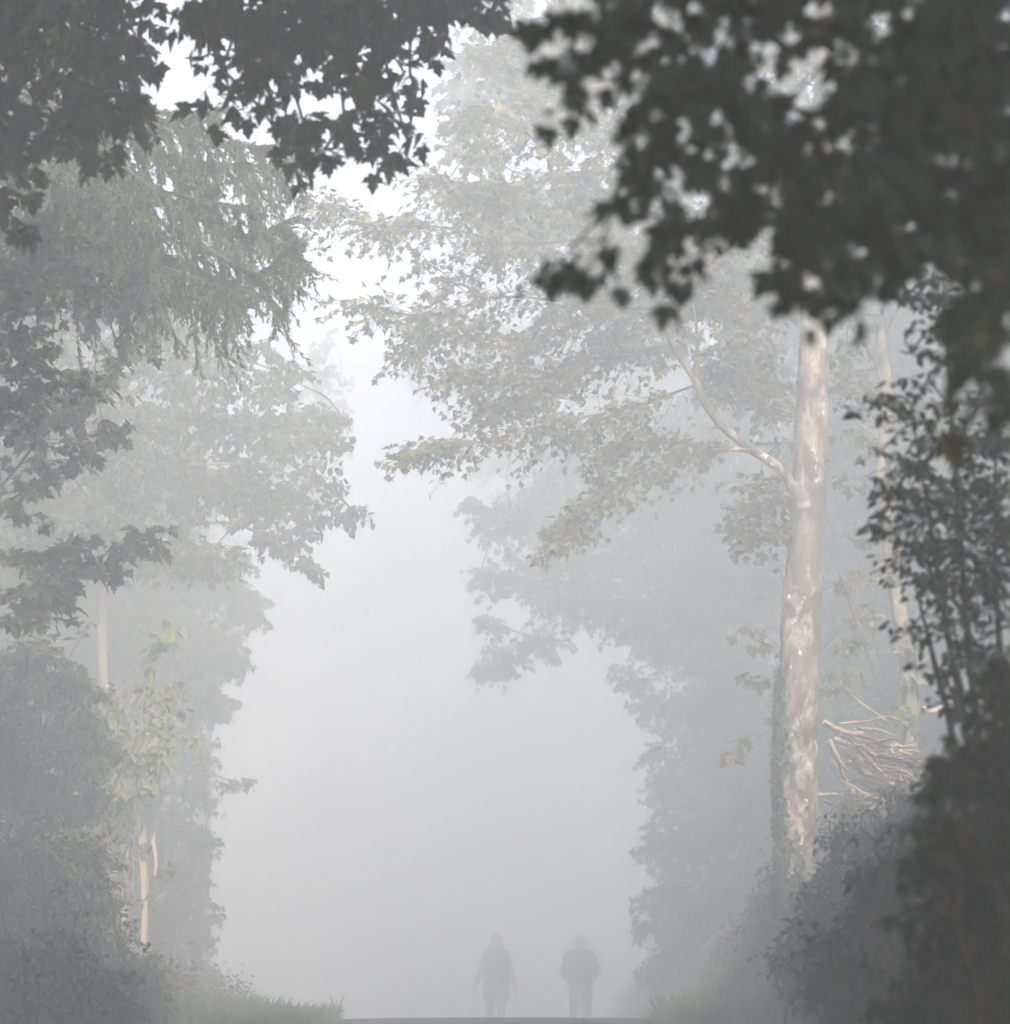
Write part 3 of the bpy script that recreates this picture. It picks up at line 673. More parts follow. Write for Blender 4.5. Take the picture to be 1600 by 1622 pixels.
do_clumps(mb, [(1000, 430, 80, 40), (1100, 400, 100, 60), (1150, 460, 80, 50), (900, 430, 80, 30), (800, 330, 100, 50), (760, 520, 80, 34), (820, 555, 60, 25), (930, 300, 100, 60), (1000, 200, 130, 90), (850, 210, 110, 70), (760, 230, 70, 40), (700, 300, 50, 28), (780, 90, 56, 50), (900, 80, 110, 80), (1050, 60, 120, 90), (1200, 300, 100, 80),
               (1200, 630, 70, 36), (1180, 550, 80, 50), (1220, 490, 70, 50), (1100, 480, 70, 50), (1200, 770, 60, 24), (1225, 840, 30, 16), (680, 420, 50, 24), (650, 345, 30, 16), (720, 450, 60, 30), (900, 690, 60, 20), (950, 770, 40, 16), (1240, 420, 60, 40), (1230, 120, 60, 60), (1270, 90, 50, 50), (1330, 60, 60, 60), (730, 180, 30, 26), (780, 400, 60, 30), (870, 500, 60, 26), (1230, 700, 40, 20)],
          d, .053, rng, MAPLE, limbs, .95, 6, 1.1, .003, True, 1.5, .25, .32, None, .006)
do_clumps(mb, [(850, -90, 120, 90), (1000, -120, 160, 110), (1200, -150, 170, 120), (1400, -100, 170, 120), (1450, 100, 150, 110), (1500, 260, 140, 100), (1300, -300, 180, 130), (1100, -260, 160, 110), (1480, -260, 160, 120), (1300, -380, 110, 80)], d + .6, .10, rng, LEAF_FAR, limbs, 2.6, 9, 1.2)
do_clumps(mb, [(1190, 995, 22, 8), (1205, 1080, 14, 10), (1175, 1075, 10, 12), (1195, 1010, 14, 8), (1160, 1195, 12, 10), (1175, 1175, 10, 6), (1218, 1145, 10, 8), (1330, 925, 30, 10), (1365, 905, 26, 10), (1345, 1020, 20, 12), (1325, 1095, 12, 8), (1370, 960, 14, 8)], d - .1, .07, rng, MAPLE, None, 1.1, 3, .1, .002, True, .6, L=.14)
mb.sticks([P(1255, 1040, d), P(1250, 1140, d), P(1300, 935, d), P(1300, 1030, d), P(1330, 910, d)], [P(1180, 985, d - .1), P(1165, 1190, d - .1), P(1390, 905, d - .1), P(1370, 960, d - .1), P(1400, 1115, d)], .006, .002, 1)
mb.build("crown", [M["hero"], M["twig"]], e)
# ivy on the shaded left side of the trunk
mb = MB(); n = 1900
yy = 1395 - 330 * rng.random(n) ** 1.7 + rng.normal(0, 14, n); cx = np.interp(yy, [960, 1060, 1180, 1290, 1385, 1425], [1270, 1267, 1263, 1264, 1268, 1274]); rr = px_r(33, d) * (1 + .22 * rng.random(n) ** 2 + .12 * np.sin(yy / 17) ** 2 * rng.random(n))
a = rng.normal(math.pi * 1.03, .42, n) + .2 * np.sin(yy / 23)
cz = np.array([P(x, y, d) for x, y in zip(cx, yy)])
pos = cz + np.stack([np.cos(a) * rr, np.sin(a) * rr, np.zeros(n)], -1)
out = np.stack([np.cos(a), np.sin(a), np.full(n, .3)], -1)
mb.leaves(pos, -UP * rng.uniform(.3, 1, (n, 1)) + rng.normal(0, .5, (n, 3)), out + rng.normal(0, .4, (n, 3)), rng.uniform(.025, .045, n), MAPLE_MID, 0)
for a0 in (2.7, 3.2, 3.6):
    q = np.array([P(np.interp(y, [960, 1060, 1180, 1290, 1425], [1270, 1267, 1263, 1264, 1274]), y, d) + px_r(33, d) * np.array([math.cos(a0 + .2 * math.sin(y / 40)), math.sin(a0 + .2 * math.sin(y / 40)), 0]) for y in np.linspace(1410, 1130, 24)])
    mb.tube(q, .008, 5, 1, cap=False)
mb.build("ivy", [M["ivy"], M["twig"]], e)

# maple behind the hero, fills the haze at the top
far_tree("maple_tree", "hazy maple directly behind the sunlit maple, its crown filling the top centre right", 1272, 36, -100,
         [(760, 110, 60, 50), (850, 140, 90, 70), (735, 230, 44, 36), (950, 130, 120, 90), (800, 330, 80, 50), (900, 350, 100, 60), (1000, 340, 110, 70), (1100, 250, 120, 90), (1100, 420, 110, 60), (1200, 450, 100, 70), (790, 10, 50, 44), (900, -60, 140, 100), (1080, -80, 150, 110), (1250, 0, 150, 110), (1050, 520, 90, 44), (1180, 580, 90, 50), (740, 150, 40, 30), (960, 470, 80, 30), (1300, 250, 140, 120)],
         .10, 41, "mid", 2.3, .1, tmpl=MAPLE_MID)

# --- slim tree right of the hero
rng = np.random.default_rng(9)
d = 29.5
sp_ = [(1442, 1190), (1440, 1080), (1430, 1000), (1413, 900), (1406, 830), (1397, 740), (1406, 640), (1398, 560), (1391, 500)]
b = P(1442, 1185, d); e = empty("slim_tree", b, "slim pale broken-topped tree with an ivied foot right of the sunlit trunk", "tree")
mb = MB(); q = curve([P(x, y, d) for x, y in sp_], 60); mb.tube(q, np.linspace(px_r(13, d), px_r(9, d), len(q)), 12, 0, .05, rng)
for pts, r0, r1 in [([(1399, 540), (1412, 510), (1432, 474)], 3, 1.5), ([(1408, 640), (1380, 560), (1350, 540)], 3, 1.5), ([(1400, 700), (1350, 660), (1320, 600)], 3, 1.5), ([(1406, 800), (1460, 760), (1500, 690)], 3, 1.5), ([(1440, 1060), (1462, 1048), (1484, 1040)], 3, 2), ([(1452, 1150), (1456, 1080), (1446, 1030)], 3, 2.5), ([(1400, 610), (1370, 540), (1345, 520)], 2, 1)]:
    q2 = curve([P(x, y, d - .05 * i) for i, (x, y) in enumerate(pts)], 10); mb.tube(q2, np.linspace(px_r(r0, d), px_r(r1, d), len(q2)), 6, 0, .03, rng)
mb.build("trunk", [M["bark2"]], e, smooth=True)
mb = MB(); q2 = curve([P(1400, 902, d - .05), P(1414, 888, d - .15), P(1430, 862, d - .22)], 12); mb.tube(q2, np.linspace(px_r(9, d), px_r(5, d), len(q2)), 8, 0, .08, rng)
o = mb.build("broken_stub", [M["split"]], e); o["label"] = "raw torn stub of a broken branch"
mb = MB()
do_clumps(mb, [(1330, 930, 22, 8), (1365, 912, 20, 9), (1400, 920, 22, 14), (1425, 905, 14, 12), (1440, 1030, 16, 26), (1440, 1090, 14, 30), (1438, 1140, 14, 20), (1425, 1120, 12, 12), (1415, 850, 16, 8), (1350, 1020, 30, 16), (1370, 980, 30, 14), (1340, 1060, 30, 12)], d - .1, .06, rng, MAPLE_MID, None, 1.5, 4, .1, .002, True, .7, L=.14)
mb.build("ivy", [M["lime"], M["ptwig"]], e)
mb = MB()
do_clumps(mb, [(1345, 560, 36, 26), (1330, 600, 30, 20), (1350, 690, 40, 14), (1360, 760, 36, 14), (1370, 850, 40, 12), (1420, 780, 30, 20), (1345, 510, 40, 20)], d, .07, rng, MAPLE_MID, curve([P(x, y, d) for x, y in sp_], 30), 1.2, 5, .3, .002, True, 1.0)
mb.build("crown", [M["mid"], M["twig"]], e)

# --- right side: misty trees further along
far_tree("maple_tree", "large grey misty tree on the right whose low boughs reach out over the walkers", 1180, 50, 560,
         [(790, 830, 50, 40), (880, 800, 90, 60), (1000, 770, 100, 70), (1100, 800, 110, 80), (815, 915, 62, 40), (920, 890, 90, 60), (1050, 900, 110, 80), (1150, 950, 110, 90), (800, 1035, 45, 24), (780, 1060, 40, 18), (860, 1015, 42, 26), (935, 955, 55, 40), (1080, 1010, 90, 60), (1170, 1080, 90, 70), (1008, 1085, 36, 18), (1040, 1115, 42, 26), (1120, 1140, 80, 50), (1230, 800, 110, 90), (750, 800, 18, 16), (770, 985, 30, 16), (760, 910, 22, 22), (1000, 980, 60, 40), (985, 1060, 26, 12), (880, 950, 50, 40), (1010, 690, 90, 50), (1120, 680, 100, 60), (920, 720, 70, 40)],
         .08, 42, "far", 3.0, .16)
far_tree("hornbeam_tree", "grey column of foliage right of the walkers, leafy down to the ground", 1130, 46, 1000,
         [(1100, 1230, 75, 60), (1055, 1255, 34, 40), (1150, 1300, 90, 70), (1075, 1340, 55, 50), (1055, 1430, 50, 50), (1130, 1430, 90, 70), (1095, 1520, 70, 60), (1180, 1520, 80, 70), (1040, 1190, 30, 20), (1190, 1200, 90, 80), (1050, 1540, 40, 40), (1210, 1400, 80, 70), (1030, 1330, 26, 18), (1020, 1470, 22, 20), (1110, 1590, 70, 50), (1250, 1300, 80, 80), (1130, 1100, 80, 60)],
         .07, 43, "far", 3.0, .08)
far_tree("maple_tree", "faintest tree of the alley, a pale crown beyond the sunlit maple", 1090, 68, 500,
         [(690, 600, 46, 26), (735, 612, 42, 26), (655, 590, 18, 10), (762, 638, 24, 18), (830, 600, 80, 50), (900, 560, 100, 60), (1000, 600, 120, 70), (790, 725, 40, 26), (850, 700, 70, 44), (720, 585, 40, 30), (1000, 560, 120, 60), (800, 540, 60, 40), (950, 700, 100, 60), (760, 745, 16, 12), (900, 800, 110, 80)],
         .1, 44, "far", 2.6, .16)
for k, (bx, d) in enumerate([(1390, 42), (1570, 40), (1480, 50), (1300, 54)]):
    far_tree("beech_tree", ["grey beech in the mist behind the slim broken tree", "grey beech in the mist behind the dark sapling at the right border", "pale beech between and behind the two nearer right-hand beeches", "pale beech hidden in mist behind the sunlit trunk"][k], bx, d, 380,
             [(bx + dx, y, 120, 90) for dx, y in [(-50, 500), (60, 430), (0, 620), (-70, 740), (70, 700), (10, 850), (80, 860), (-60, 960), (40, 1040), (0, 360), (-80, 390), (80, 560), (80, 1000), (-60, 1120), (60, 1200), (0, 1150), (-40, 1300), (50, 1350)]],
             .09, 50 + k, "far", 2.2, .14, group="beeches in the mist on the right")

# --- near dark sapling and shrubs on the right
rng = np.random.default_rng(12)
d = 10.0
b = base_at(P(1605, 1500, d)[0], d); e = empty("hornbeam_sapling", b, "dark slender sapling with flat tiers of small leaves on the right", "tree")
st = [[(1588, 1900), (1570, 1400), (1550, 1180), (1528, 950), (1512, 720), (1500, 560), (1494, 440)], [(1590, 1900), (1560, 1380), (1530, 1160), (1500, 1000), (1472, 820), (1442, 640)], [(1600, 1900), (1600, 1300), (1585, 1050), (1575, 850), (1580, 640)], [(1580, 1900), (1520, 1250), (1480, 1050), (1450, 930)]]
trunk_mesh(e, [([P(x, y, d + .1 * k) for x, y in s], [.014, .012, .008, .003]) for k, s in enumerate(st)], M["dbark"], 7, .02, rng)
limbs = np.concatenate([curve([P(x, y, d + .15 * k) for x, y in s], 30)[6:] for k, s in enumerate(st)])
mb = MB()
HT = [(1490, 475, 50, 34), (1440, 462, 40, 14), (1480, 525, 46, 12), (1445, 560, 36, 7), (1520, 560, 40, 10), (1470, 600, 50, 8), (1415, 632, 50, 8), (1400, 640, 30, 7), (1430, 665, 50, 10), (1395, 718, 30, 8), (1500, 640, 60, 12), (1450, 740, 60, 24), (1500, 700, 80, 24), (1480, 800, 80, 34), (1570, 700, 60, 40), (1560, 780, 60, 40),
      (1430, 832, 45, 12), (1395, 838, 26, 7), (1520, 850, 90, 46), (1480, 920, 60, 26), (1560, 930, 60, 50), (1500, 985, 46, 20), (1560, 1040, 70, 40), (1485, 1070, 34, 9), (1440, 780, 50, 16), (1420, 890, 36, 9), (1440, 1000, 20, 8), (1600, 620, 50, 40), (1590, 850, 60, 60), (1530, 1110, 50, 30), (1450, 870, 50, 16)]
do_clumps(mb, HT, d, .029, rng, OVAL, limbs, 1.5, 6, .3, .0016, True, 1.5, .1, .35, .12, .0035)
mb.build("crown", [M["shrub"], M["twig"]], e)
shrub("hazel_shrub", "darkest dense shrub at the right border below the slender sapling", 1610, 7.2, [(1570, 1180, 70, 60), (1590, 1290, 90, 70), (1550, 1400, 90, 70), (1580, 1520, 100, 80), (1520, 1240, 36, 40), (1500, 1340, 50, 50), (1500, 1450, 60, 60), (1650, 1200, 90, 90), (1650, 1400, 100, 100), (1600, 1080, 60, 50), (1560, 1600, 90, 60), (1640, 1560, 90, 80)], .03, 61, "shrub", MAPLE_MID, 2.6, 7)
shrub("bramble_bush", "dark bramble in the bottom right corner", 1570, 8.2, [(1560, 1590, 90, 50), (1480, 1580, 70, 50), (1500, 1520, 60, 50), (1430, 1600, 60, 36), (1600, 1640, 90, 60)], .029, 62, "shrub", OVAL, 2.6, 8)
B = "bramble scrub on the right bank"
shrub("bramble_bush", "brownish bramble around the foot of the sunlit trunk", 1260, 27, [(1255, 1415, 36, 20), (1225, 1395, 20, 9), (1290, 1440, 46, 30), (1240, 1450, 26, 30), (1310, 1420, 26, 14)], .05, 63, "bramble", OVAL, 2.0, 7, group=B)
shrub("bramble_bush", "brown bramble below the brush pile", 1390, 18, [(1340, 1400, 50, 36), (1400, 1390, 60, 40), (1460, 1370, 50, 40), (1380, 1450, 70, 40), (1440, 1440, 60, 40), (1320, 1460, 40, 40), (1460, 1310, 40, 26)], .042, 64, "bramble", OVAL, 1.9, 10, group=B)
shrub("bramble_bush", "bushy bramble on the lower bank beside the right verge", 1330, 18.5, [(1270, 1490, 46, 34), (1250, 1530, 30, 26), (1320, 1520, 50, 36), (1360, 1560, 60, 36), (1290, 1570, 50, 26), (1400, 1440, 50, 36), (1440, 1390, 50, 36)], .04, 65, "bramble", OVAL, 2.0, 9, group=B)
shrub("fern_clump", "greyish green nettles on the lower bank between two brambles", 1400, 15.5, [(1400, 1500, 46, 40), (1440, 1480, 40, 44), (1380, 1560, 60, 40), (1440, 1560, 60, 40), (1470, 1430, 40, 36), (1330, 1590, 50, 30)], .045, 66, "ivy", OVAL, 2.0, 10, cat="plant", group=B)

shrub("bramble_bush", "thick bramble covering the bank between the verge and the dark right-hand shrub", 1420, 13, [(1330, 1560, 60, 50), (1400, 1520, 70, 60), (1440, 1450, 60, 60), (1380, 1600, 70, 40), (1470, 1380, 40, 50), (1480, 1560, 60, 60), (1500, 1490, 50, 60), (1450, 1610, 70, 40), (1500, 1420, 50, 60), (1340, 1620, 60, 30), (1430, 1345, 46, 36), (1380, 1420, 44, 36), (1320, 1490, 40, 36), (1485, 1320, 40, 40), (1280, 1560, 36, 30)], .034, 67, "bramble", OVAL, 1.4, 14, group=B)
shrub("bramble_bush", "bramble just behind the right verge grass, left of the trunk foot", 1240, 28.5, [(1225, 1440, 30, 26), (1205, 1490, 36, 40), (1190, 1550, 40, 30), (1240, 1500, 40, 50)], .055, 68, "bramble", OVAL, 2.0, 8, group=B)
shrub("bramble_bush", "bramble between the brush pile and the slim broken tree's foot", 1440, 27.5, [(1420, 1330, 50, 30), (1470, 1320, 50, 40), (1350, 1350, 50, 26), (1490, 1270, 40, 30)], .05, 69, "bramble", OVAL, 1.6, 8, group=B)
shrub("hazel_shrub", "added thin dark scrub with bare stems, standing in for shade in front of the foot of the brush pile", 1470, 12.5, [(1490, 1270, 34, 36), (1460, 1340, 40, 34), (1410, 1390, 50, 40), (1370, 1450, 60, 40), (1330, 1520, 60, 40), (1440, 1450, 70, 60), (1480, 1360, 50, 60), (1400, 1560, 80, 50)], .036, 71, "shrub", OVAL, 1.0, 14, n=5)  # added close to the camera, stands in for the shade on the bank
shrub("bramble_bush", "sparse brown bramble added down the bank right of the trunk foot to deepen its shade", 1360, 19, [(1340, 1330, 40, 24), (1390, 1330, 50, 30), (1440, 1290, 40, 30), (1330, 1390, 50, 36), (1300, 1450, 50, 40), (1370, 1480, 60, 40), (1420, 1400, 50, 40)], .04, 72, "bramble", OVAL, 1.2, 14, group=B, n=5)  # second added layer behind the scrub, deepens the shaded bank
# --- brush pile of cut branches
rng = np.random.default_rng(13)
GP = "cut branches of the brush pile"
def stick(name, label, pts, r0, r1, mat, group=GP, cat="branch", side=True):
    pts = [np.asarray(p, float) for p in pts]; c = pts[0]
    mb = MB(); q = curve(pts, 16) + rng.normal(0, .003, (len(curve(pts, 16)), 3)); mb.tube(q, np.linspace(r0, r1, len(q)), 8, 0, .06, rng)
    if side and rng.random() < .5:
        i = rng.integers(3, len(q) - 3); dv = unit(q[-1] - q[0]) * .12 + rng.normal(0, .05, 3); mb.tube(np.array([q[i], q[i] + dv]), [r1 * .7, r1 * .3], 5, 0)
    mb.V = [v - c.astype(np.float32) for v in mb.V]
    o = mb.build(name, [mat], None, True); o.location = c
    return tag(o, label, cat, group)
d0 = 28.3
spec = [  # the ones that can be told apart
    ("long straight cut branch along the top of the brush pile", [(1304, 1144), (1340, 1160), (1368, 1162)], 5.0, 4.0),
    ("brown branch slanting across the upper middle of the brush pile", [(1322, 1170), (1350, 1182), (1388, 1194)], 4.5, 3.0),
    ("bent pale stick arching over the pile to the ivied stem", [(1330, 1146), (1370, 1143), (1400, 1136), (1428, 1142)], 2.4, 1.8),
    ("upright crooked pale stick left in the brush pile", [(1313, 1172), (1325, 1196), (1334, 1222), (1346, 1250)], 4.2, 3.0),
    ("long brown branch slanting down the middle of the brush pile", [(1345, 1206), (1380, 1228), (1430, 1248)], 4.4, 3.4),
    ("wavy bare branch lying low on the bank under the brush pile", [(1340, 1290), (1372, 1286), (1388, 1278), (1420, 1276), (1470, 1270)], 4.0, 2.6),
    ("short level stick against the sunlit trunk", [(1296, 1259), (1316, 1259), (1334, 1258)], 3.2, 3.0),
    ("thick torn log end sticking out of the pile", [(1340, 1254), (1362, 1258), (1404, 1266)], 8.5, 4.0),
    ("straight pale stick level in the middle of the brush pile", [(1352, 1206), (1372, 1203), (1394, 1201)], 3.0, 3.2),
    ("thin whip leaning from the upper left over the brush pile", [(1332, 1080), (1352, 1104), (1382, 1126), (1410, 1146)], 1.9, 1.4),
]
for lab, pts, r0, r1 in spec:
    stick("cut_branch", lab, [P(x, y, d0 + rng.uniform(-.12, .12)) for x, y in pts], px_r(r0, d0), px_r(r1, d0), M["stick"])
for k in range(150):
    u = rng.random(); x0 = 1335 + 130 * u + rng.normal(0, 10); y0 = 1148 + 50 * u + abs(rng.normal(0, 34)) * (1.3 - .5 * u) ; d = d0 + rng.uniform(-.05, .55)
    an = rng.normal(.42, .22); ln = rng.uniform(22, 80) * (1.1 - .3 * u)
    p = [(x0, y0), (x0 + ln * .5 * math.cos(an), y0 + ln * .5 * math.sin(an) + rng.normal(0, 2)), (x0 + ln * math.cos(an), y0 + ln * math.sin(an))]
    if p[2][0] > 1490: continue
    dy = rng.uniform(-.5, .35)
    stick("cut_branch", "cut branch lying in the thick of the brush pile right of the sunlit trunk", [P(x, y, d + dy * i * .5) for i, (x, y) in enumerate(p)], px_r(rng.uniform(1.2, 3.6), d0), px_r(rng.uniform(.8, 2.0), d0), M["stick"] if rng.random() < .5 else M["stick_d"])
for k in range(40):
    x0 = rng.uniform(1300, 1430); y0 = 1262 + rng.uniform(0, 110); an = rng.normal(.15, .35); ln = rng.uniform(20, 60)
    stick("cut_branch", "short stick scattered on the bank below the brush pile", [P(x0, y0, 28.0), P(x0 + ln * .5, y0 + ln * .5 * math.sin(an), 27.9), P(x0 + ln, y0 + ln * math.sin(an), 28.0)], px_r(rng.uniform(2, 4), d0), px_r(1.6, d0), M["stick_d"], GP)
o = stick("split_log", "bright freshly split log lying above the brush pile at the dark sapling", [P(1462, 1122, 28.6), P(1482, 1125, 28.6), P(1500, 1116, 28.6), P(1526, 1112, 28.7)], px_r(4.5, 28), px_r(5, 28), M["split"], None, "log", False)
stick("split_log", "bright split log half hidden at the right border above the dark shrub", [P(1560, 1066, 28.6), P(1580, 1056, 28.6), P(1606, 1050, 28.6)], px_r(5, 28), px_r(7, 28), M["split"], None, "log", False)

# --- unseen wood behind and beside the viewpoint, trees placed and sized for shade
rng = np.random.default_rng(14)
spots = [(-2.2, -1.5, 11), (2.0, -2.5, 11), (-2.4, -6, 12), (2.3, -7, 12), (-2.6, -11, 12.5), (2.6, -12, 12.5), (-2.8, -17, 12.5), (3.0, -18, 12.5), (-5.2, 3.0, 11), (4.6, 1.5, 10.5), (5.2, 11, 9.5), (7.6, 15, 6.5), (4.6, 16.2, 6.2), (6.2, 18.5, 5.4), (10, 21, 7), (6.8, 8.5, 10), (4.5, 12.6, 7), (4.2, 8, 9), (-10.5, 15, 9.5), (-5.6, -9, 12.5), (-9, 24, 9),
         (8.6, 27, 10), (9.5, 34, 10), (-9, 32, 10), (-11.8, 40, 11), (11, 42, 11), (12.5, 52, 12), (-12.5, 50, 12), (14.5, 64, 12), (-14, 62, 12), (-6, -4, 12), (6, -5, 12), (7.5, 5, 11), (-7, 7, 9.5), (-3.0, 6.6, 10), (3.4, 4.0, 10), (18, 78, 13), (-18, 76, 13), (21.5, 92, 14), (-21.5, 90, 14)]
for k, (x, y, h) in enumerate(spots):
    b = base_at(x, y); e = empty("woodland_shade_tree", b, "unseen leafy tree of the surrounding wood, placed to shade the lane and its mist", "tree", "unseen shade trees around the viewpoint")
    s_ = -1 if x > 0 else 1
    lean = s_ * .12 * h if abs(x) < 3 else 0
    main = (b - [0, 0, .2], b + [0, 0, h * .4], b + [lean * .4, 0, h * .7], b + [lean * .6, 0, h * .97]); q = curve(main, 24)
    trunk_mesh(e, [(main, [.2, .16, .1, .03])], M["dbark"], 10, .03, rng)
    mb = MB(); R0 = h * .24
    world_clumps(mb, [(x + lean + R0 * .9 * math.cos(a), y + R0 * .9 * math.sin(a), b[2] + h * zf, R0 * .75, h * .11) for zf, ph in ((.32 if y < -5 or abs(x) > 7 else .54, 0), (.48 if y < -3 or abs(x) > 4.6 else .6, .5), (.64, 1.0), (.8, 1.4)) for a in np.arange(4 if zf < .7 else 3) * 1.571 + ph] + [(x + lean * .6, y, b[2] + h * .9, R0 * .6, h * .1)], .16, rng, LEAF_FAR, q[6:], 2.2, 9)
    mb.build("crown", [M["far"], M["twig"]], e)

# ------------------------------------------------------------------ walkers
_b = bmesh.new(); bmesh.ops.create_uvsphere(_b, u_segments=16, v_segments=10, radius=1)
SPH = np.array([v.co[:] for v in _b.verts]); _f = [[v.index for v in f.verts] for f in _b.faces]; SPC = [len(f) for f in _f]; SPF = sum(_f, []); _b.free()


def solid(name, caps, ells, voxel, mat, parent, smooth=6, label=None):
    """one continuous skin grown over tapered limbs (a, b, ra, rb) and ellipsoids (centre, radii)"""
    mb = MB()
    for a, b, ra, rb in caps:
        a, b = np.array(a, float), np.array(b, float); ln = np.linalg.norm(b - a); n = int(min(40, max(3, ln / max(.35 * min(ra, rb), .004))))
        for t in np.linspace(0, 1, n + 1): mb.add(SPH * (ra + (rb - ra) * t) + a + (b - a) * t, SPF, SPC)
    for c, r in ells: mb.add(SPH * np.array(r) + np.array(c), SPF, SPC)
    me = mb.mesh(name, [mat])
    o = bpy.data.objects.new(name, me); COL.objects.link(o)
    md = o.modifiers.new("r", "REMESH"); md.mode = "VOXEL"; md.voxel_size = voxel
    sm = o.modifiers.new("s", "SMOOTH"); sm.iterations = smooth; sm.factor = .5
    dg = bpy.context.evaluated_depsgraph_get(); dg.update()
    m2 = bpy.data.meshes.new_from_object(o.evaluated_get(dg))
    o.modifiers.clear(); o.data = m2; bpy.data.meshes.remove(me); m2.name = name
    m2.materials.clear(); m2.materials.append(mat)
    m2.polygons.foreach_set("use_smooth", np.ones(len(m2.polygons), bool))
    o.parent = parent
    if label: o["label"] = label
    return o


def hand(w, dr, side):
    """palm, four unequal bent fingers and a thumb from the palm's side; hangs along dr"""
    w, dr = Vector(w), Vector(dr).normalized(); f = Vector((0, -1, 0)); s = Vector((side, 0, 0))
    caps = [(w, w + dr * .085 + f * .0, .026, .030)]
    for k, (o, L) in enumerate([(.027, .07), (.010, .08), (-.008, .075), (-.025, .058)]):
        a = w + dr * .085 + f * o; m = a + dr * L * .55 - s * .004; t = m + dr * L * .42 - s * .016
        caps += [(a, m, .0105, .0095), (m, t, .0095, .0075)]
    a = w + dr * .03 + f * .028; m = a + dr * .03 + f * .024; t = m + dr * .032 + f * .004 - s * .008
    return caps + [(a, m, .013, .011), (m, t, .011, .008)]


def head(c, tilt=0):
    x, y, z = c
    ells = [((x, y, z), (.074, .092, .112)), ((x, y - .045, z - .062), (.052, .045, .05)),            # skull, jaw
            ((x, y - .100, z - .020), (.013, .018, .022)), ((x, y - .092, z + .006), (.009, .012, .022)),      # nose
            ((x, y - .086, z - .060), (.024, .012, .008)), ((x, y - .088, z - .050), (.020, .010, .006)),     # lips
            ((x - .03, y - .079, z + .024), (.024, .014, .009)), ((x + .03, y - .079, z + .024), (.024, .014, .009)),  # brows
            ((x - .076, y, z - .01), (.012, .022, .032)), ((x + .076, y, z - .01), (.012, .022, .032))]       # ears
    return ells

skin = plain_mat("skin", (0.26, 0.18, 0.14), (0.32, 0.22, 0.17), 30, .6)
hair_m = plain_mat("brown_hair", (0.05, 0.035, 0.025), (0.09, 0.06, 0.04), 40, .6)
coat_m = plain_mat("dark_coat_wool", (0.06, 0.055, 0.065), (0.09, 0.08, 0.09), 60, .9)
scarf_m = plain_mat("grey_scarf", (0.07, 0.10, 0.11), (0.10, 0.13, 0.14), 40, .9)
jacket_m = plain_mat("dark_jacket", (0.035, 0.05, 0.05), (0.055, 0.07, 0.07), 60, .8)
jeans_m = plain_mat("grey_trousers", (0.13, 0.14, 0.15), (0.18, 0.19, 0.20), 60, .9)
boot_m = plain_mat("dark_leather", (0.03, 0.025, 0.02), (0.05, 0.04, 0.035), 40, .5)
tight_m = plain_mat("dark_leggings", (0.05, 0.05, 0.06), (0.07, 0.07, 0.08), 60, .9)
eye_m = plain_mat("eye", (0.03, 0.025, 0.02), (0.05, 0.04, 0.03), 60, .2)
zip_m = plain_mat("zip_metal", (0.45, 0.45, 0.45), (0.55, 0.55, 0.55), 60, .4)

def person_at(px, d, label):
    x = P(px, 1500, d)[0]; z = float(ground_z(x, d)) + .006
    o = empty("person", (x, d, z), label, "person"); o.scale = (1.06, 1.08, 1.13); return o

# the woman: long hair, long coat, arms held a little away, mid-stride
w = person_at(786, 63.0, "walker with long hair in a long dark coat and scarf, arms slightly spread")
hz = 1.545
arms = [((-.165, 0, 1.335), (-.255, .0, 1.07), .05, .042), ((-.255, 0, 1.07), (-.345, -.03, .85), .04, .027), ((.165, 0, 1.335), (.245, .01, 1.06), .05, .042), ((.245, .01, 1.06), (.315, -.04, .84), .04, .027)]
legs = [((-.085, 0, .86), (-.10, -.05, .47), .082, .055), ((-.10, -.05, .47), (-.11, -.02, .09), .056, .036), ((.085, 0, .86), (.075, .04, .47), .082, .055), ((.075, .04, .47), (.065, .10, .11), .056, .036),
        ((-.11, -.0, .05), (-.115, -.16, .035), .042, .03), ((.065, .12, .06), (.07, -.02, .035), .042, .03)]
body = solid("body", arms + legs + [((0, .0, 1.30), (0, -.01, 1.46), .055, .05), ((-.15, 0, 1.33), (.15, 0, 1.33), .06, .06)] + hand((-.345, -.03, .85), (-.25, -.1, -1), -1) + hand((.315, -.04, .84), (.22, -.1, -1), 1),
             [((0, 0, 1.17), (.16, .10, .20)), ((0, 0, .93), (.165, .115, .14))] + head((0, -.02, hz)), .0065, skin, w)
for s in (-1, 1):
    solid("eye", [], [((s * .031, -.104, hz + .004), (.011, .008, .008))], .003, eye_m, w, 1)
    solid("boot", [((-.11 if s < 0 else .065, -.005 if s < 0 else .11, .36), (-.11 if s < 0 else .065, 0 if s < 0 else .12, .07), .06, .048), ((-.11 if s < 0 else .066, 0 if s < 0 else .12, .05), (-.116 if s < 0 else .07, -.165 if s < 0 else -.025, .04), .05, .04)], [], .008, boot_m, w)
solid("leggings", [(a, b, ra + .006, rb + .006) for a, b, ra, rb in legs[:4]], [((0, 0, .9), (.15, .1, .1))], .009, tight_m, w)
solid("hair", [((-.07, .03, hz + .02), (-.10, .0, 1.36), .04, .035), ((.07, .03, hz + .02), (.085, .02, 1.36), .038, .03), ((0, .06, hz), (0, .08, 1.33), .07, .06)], [((0, .022, hz + .028), (.084, .094, .105))], .007, hair_m, w)
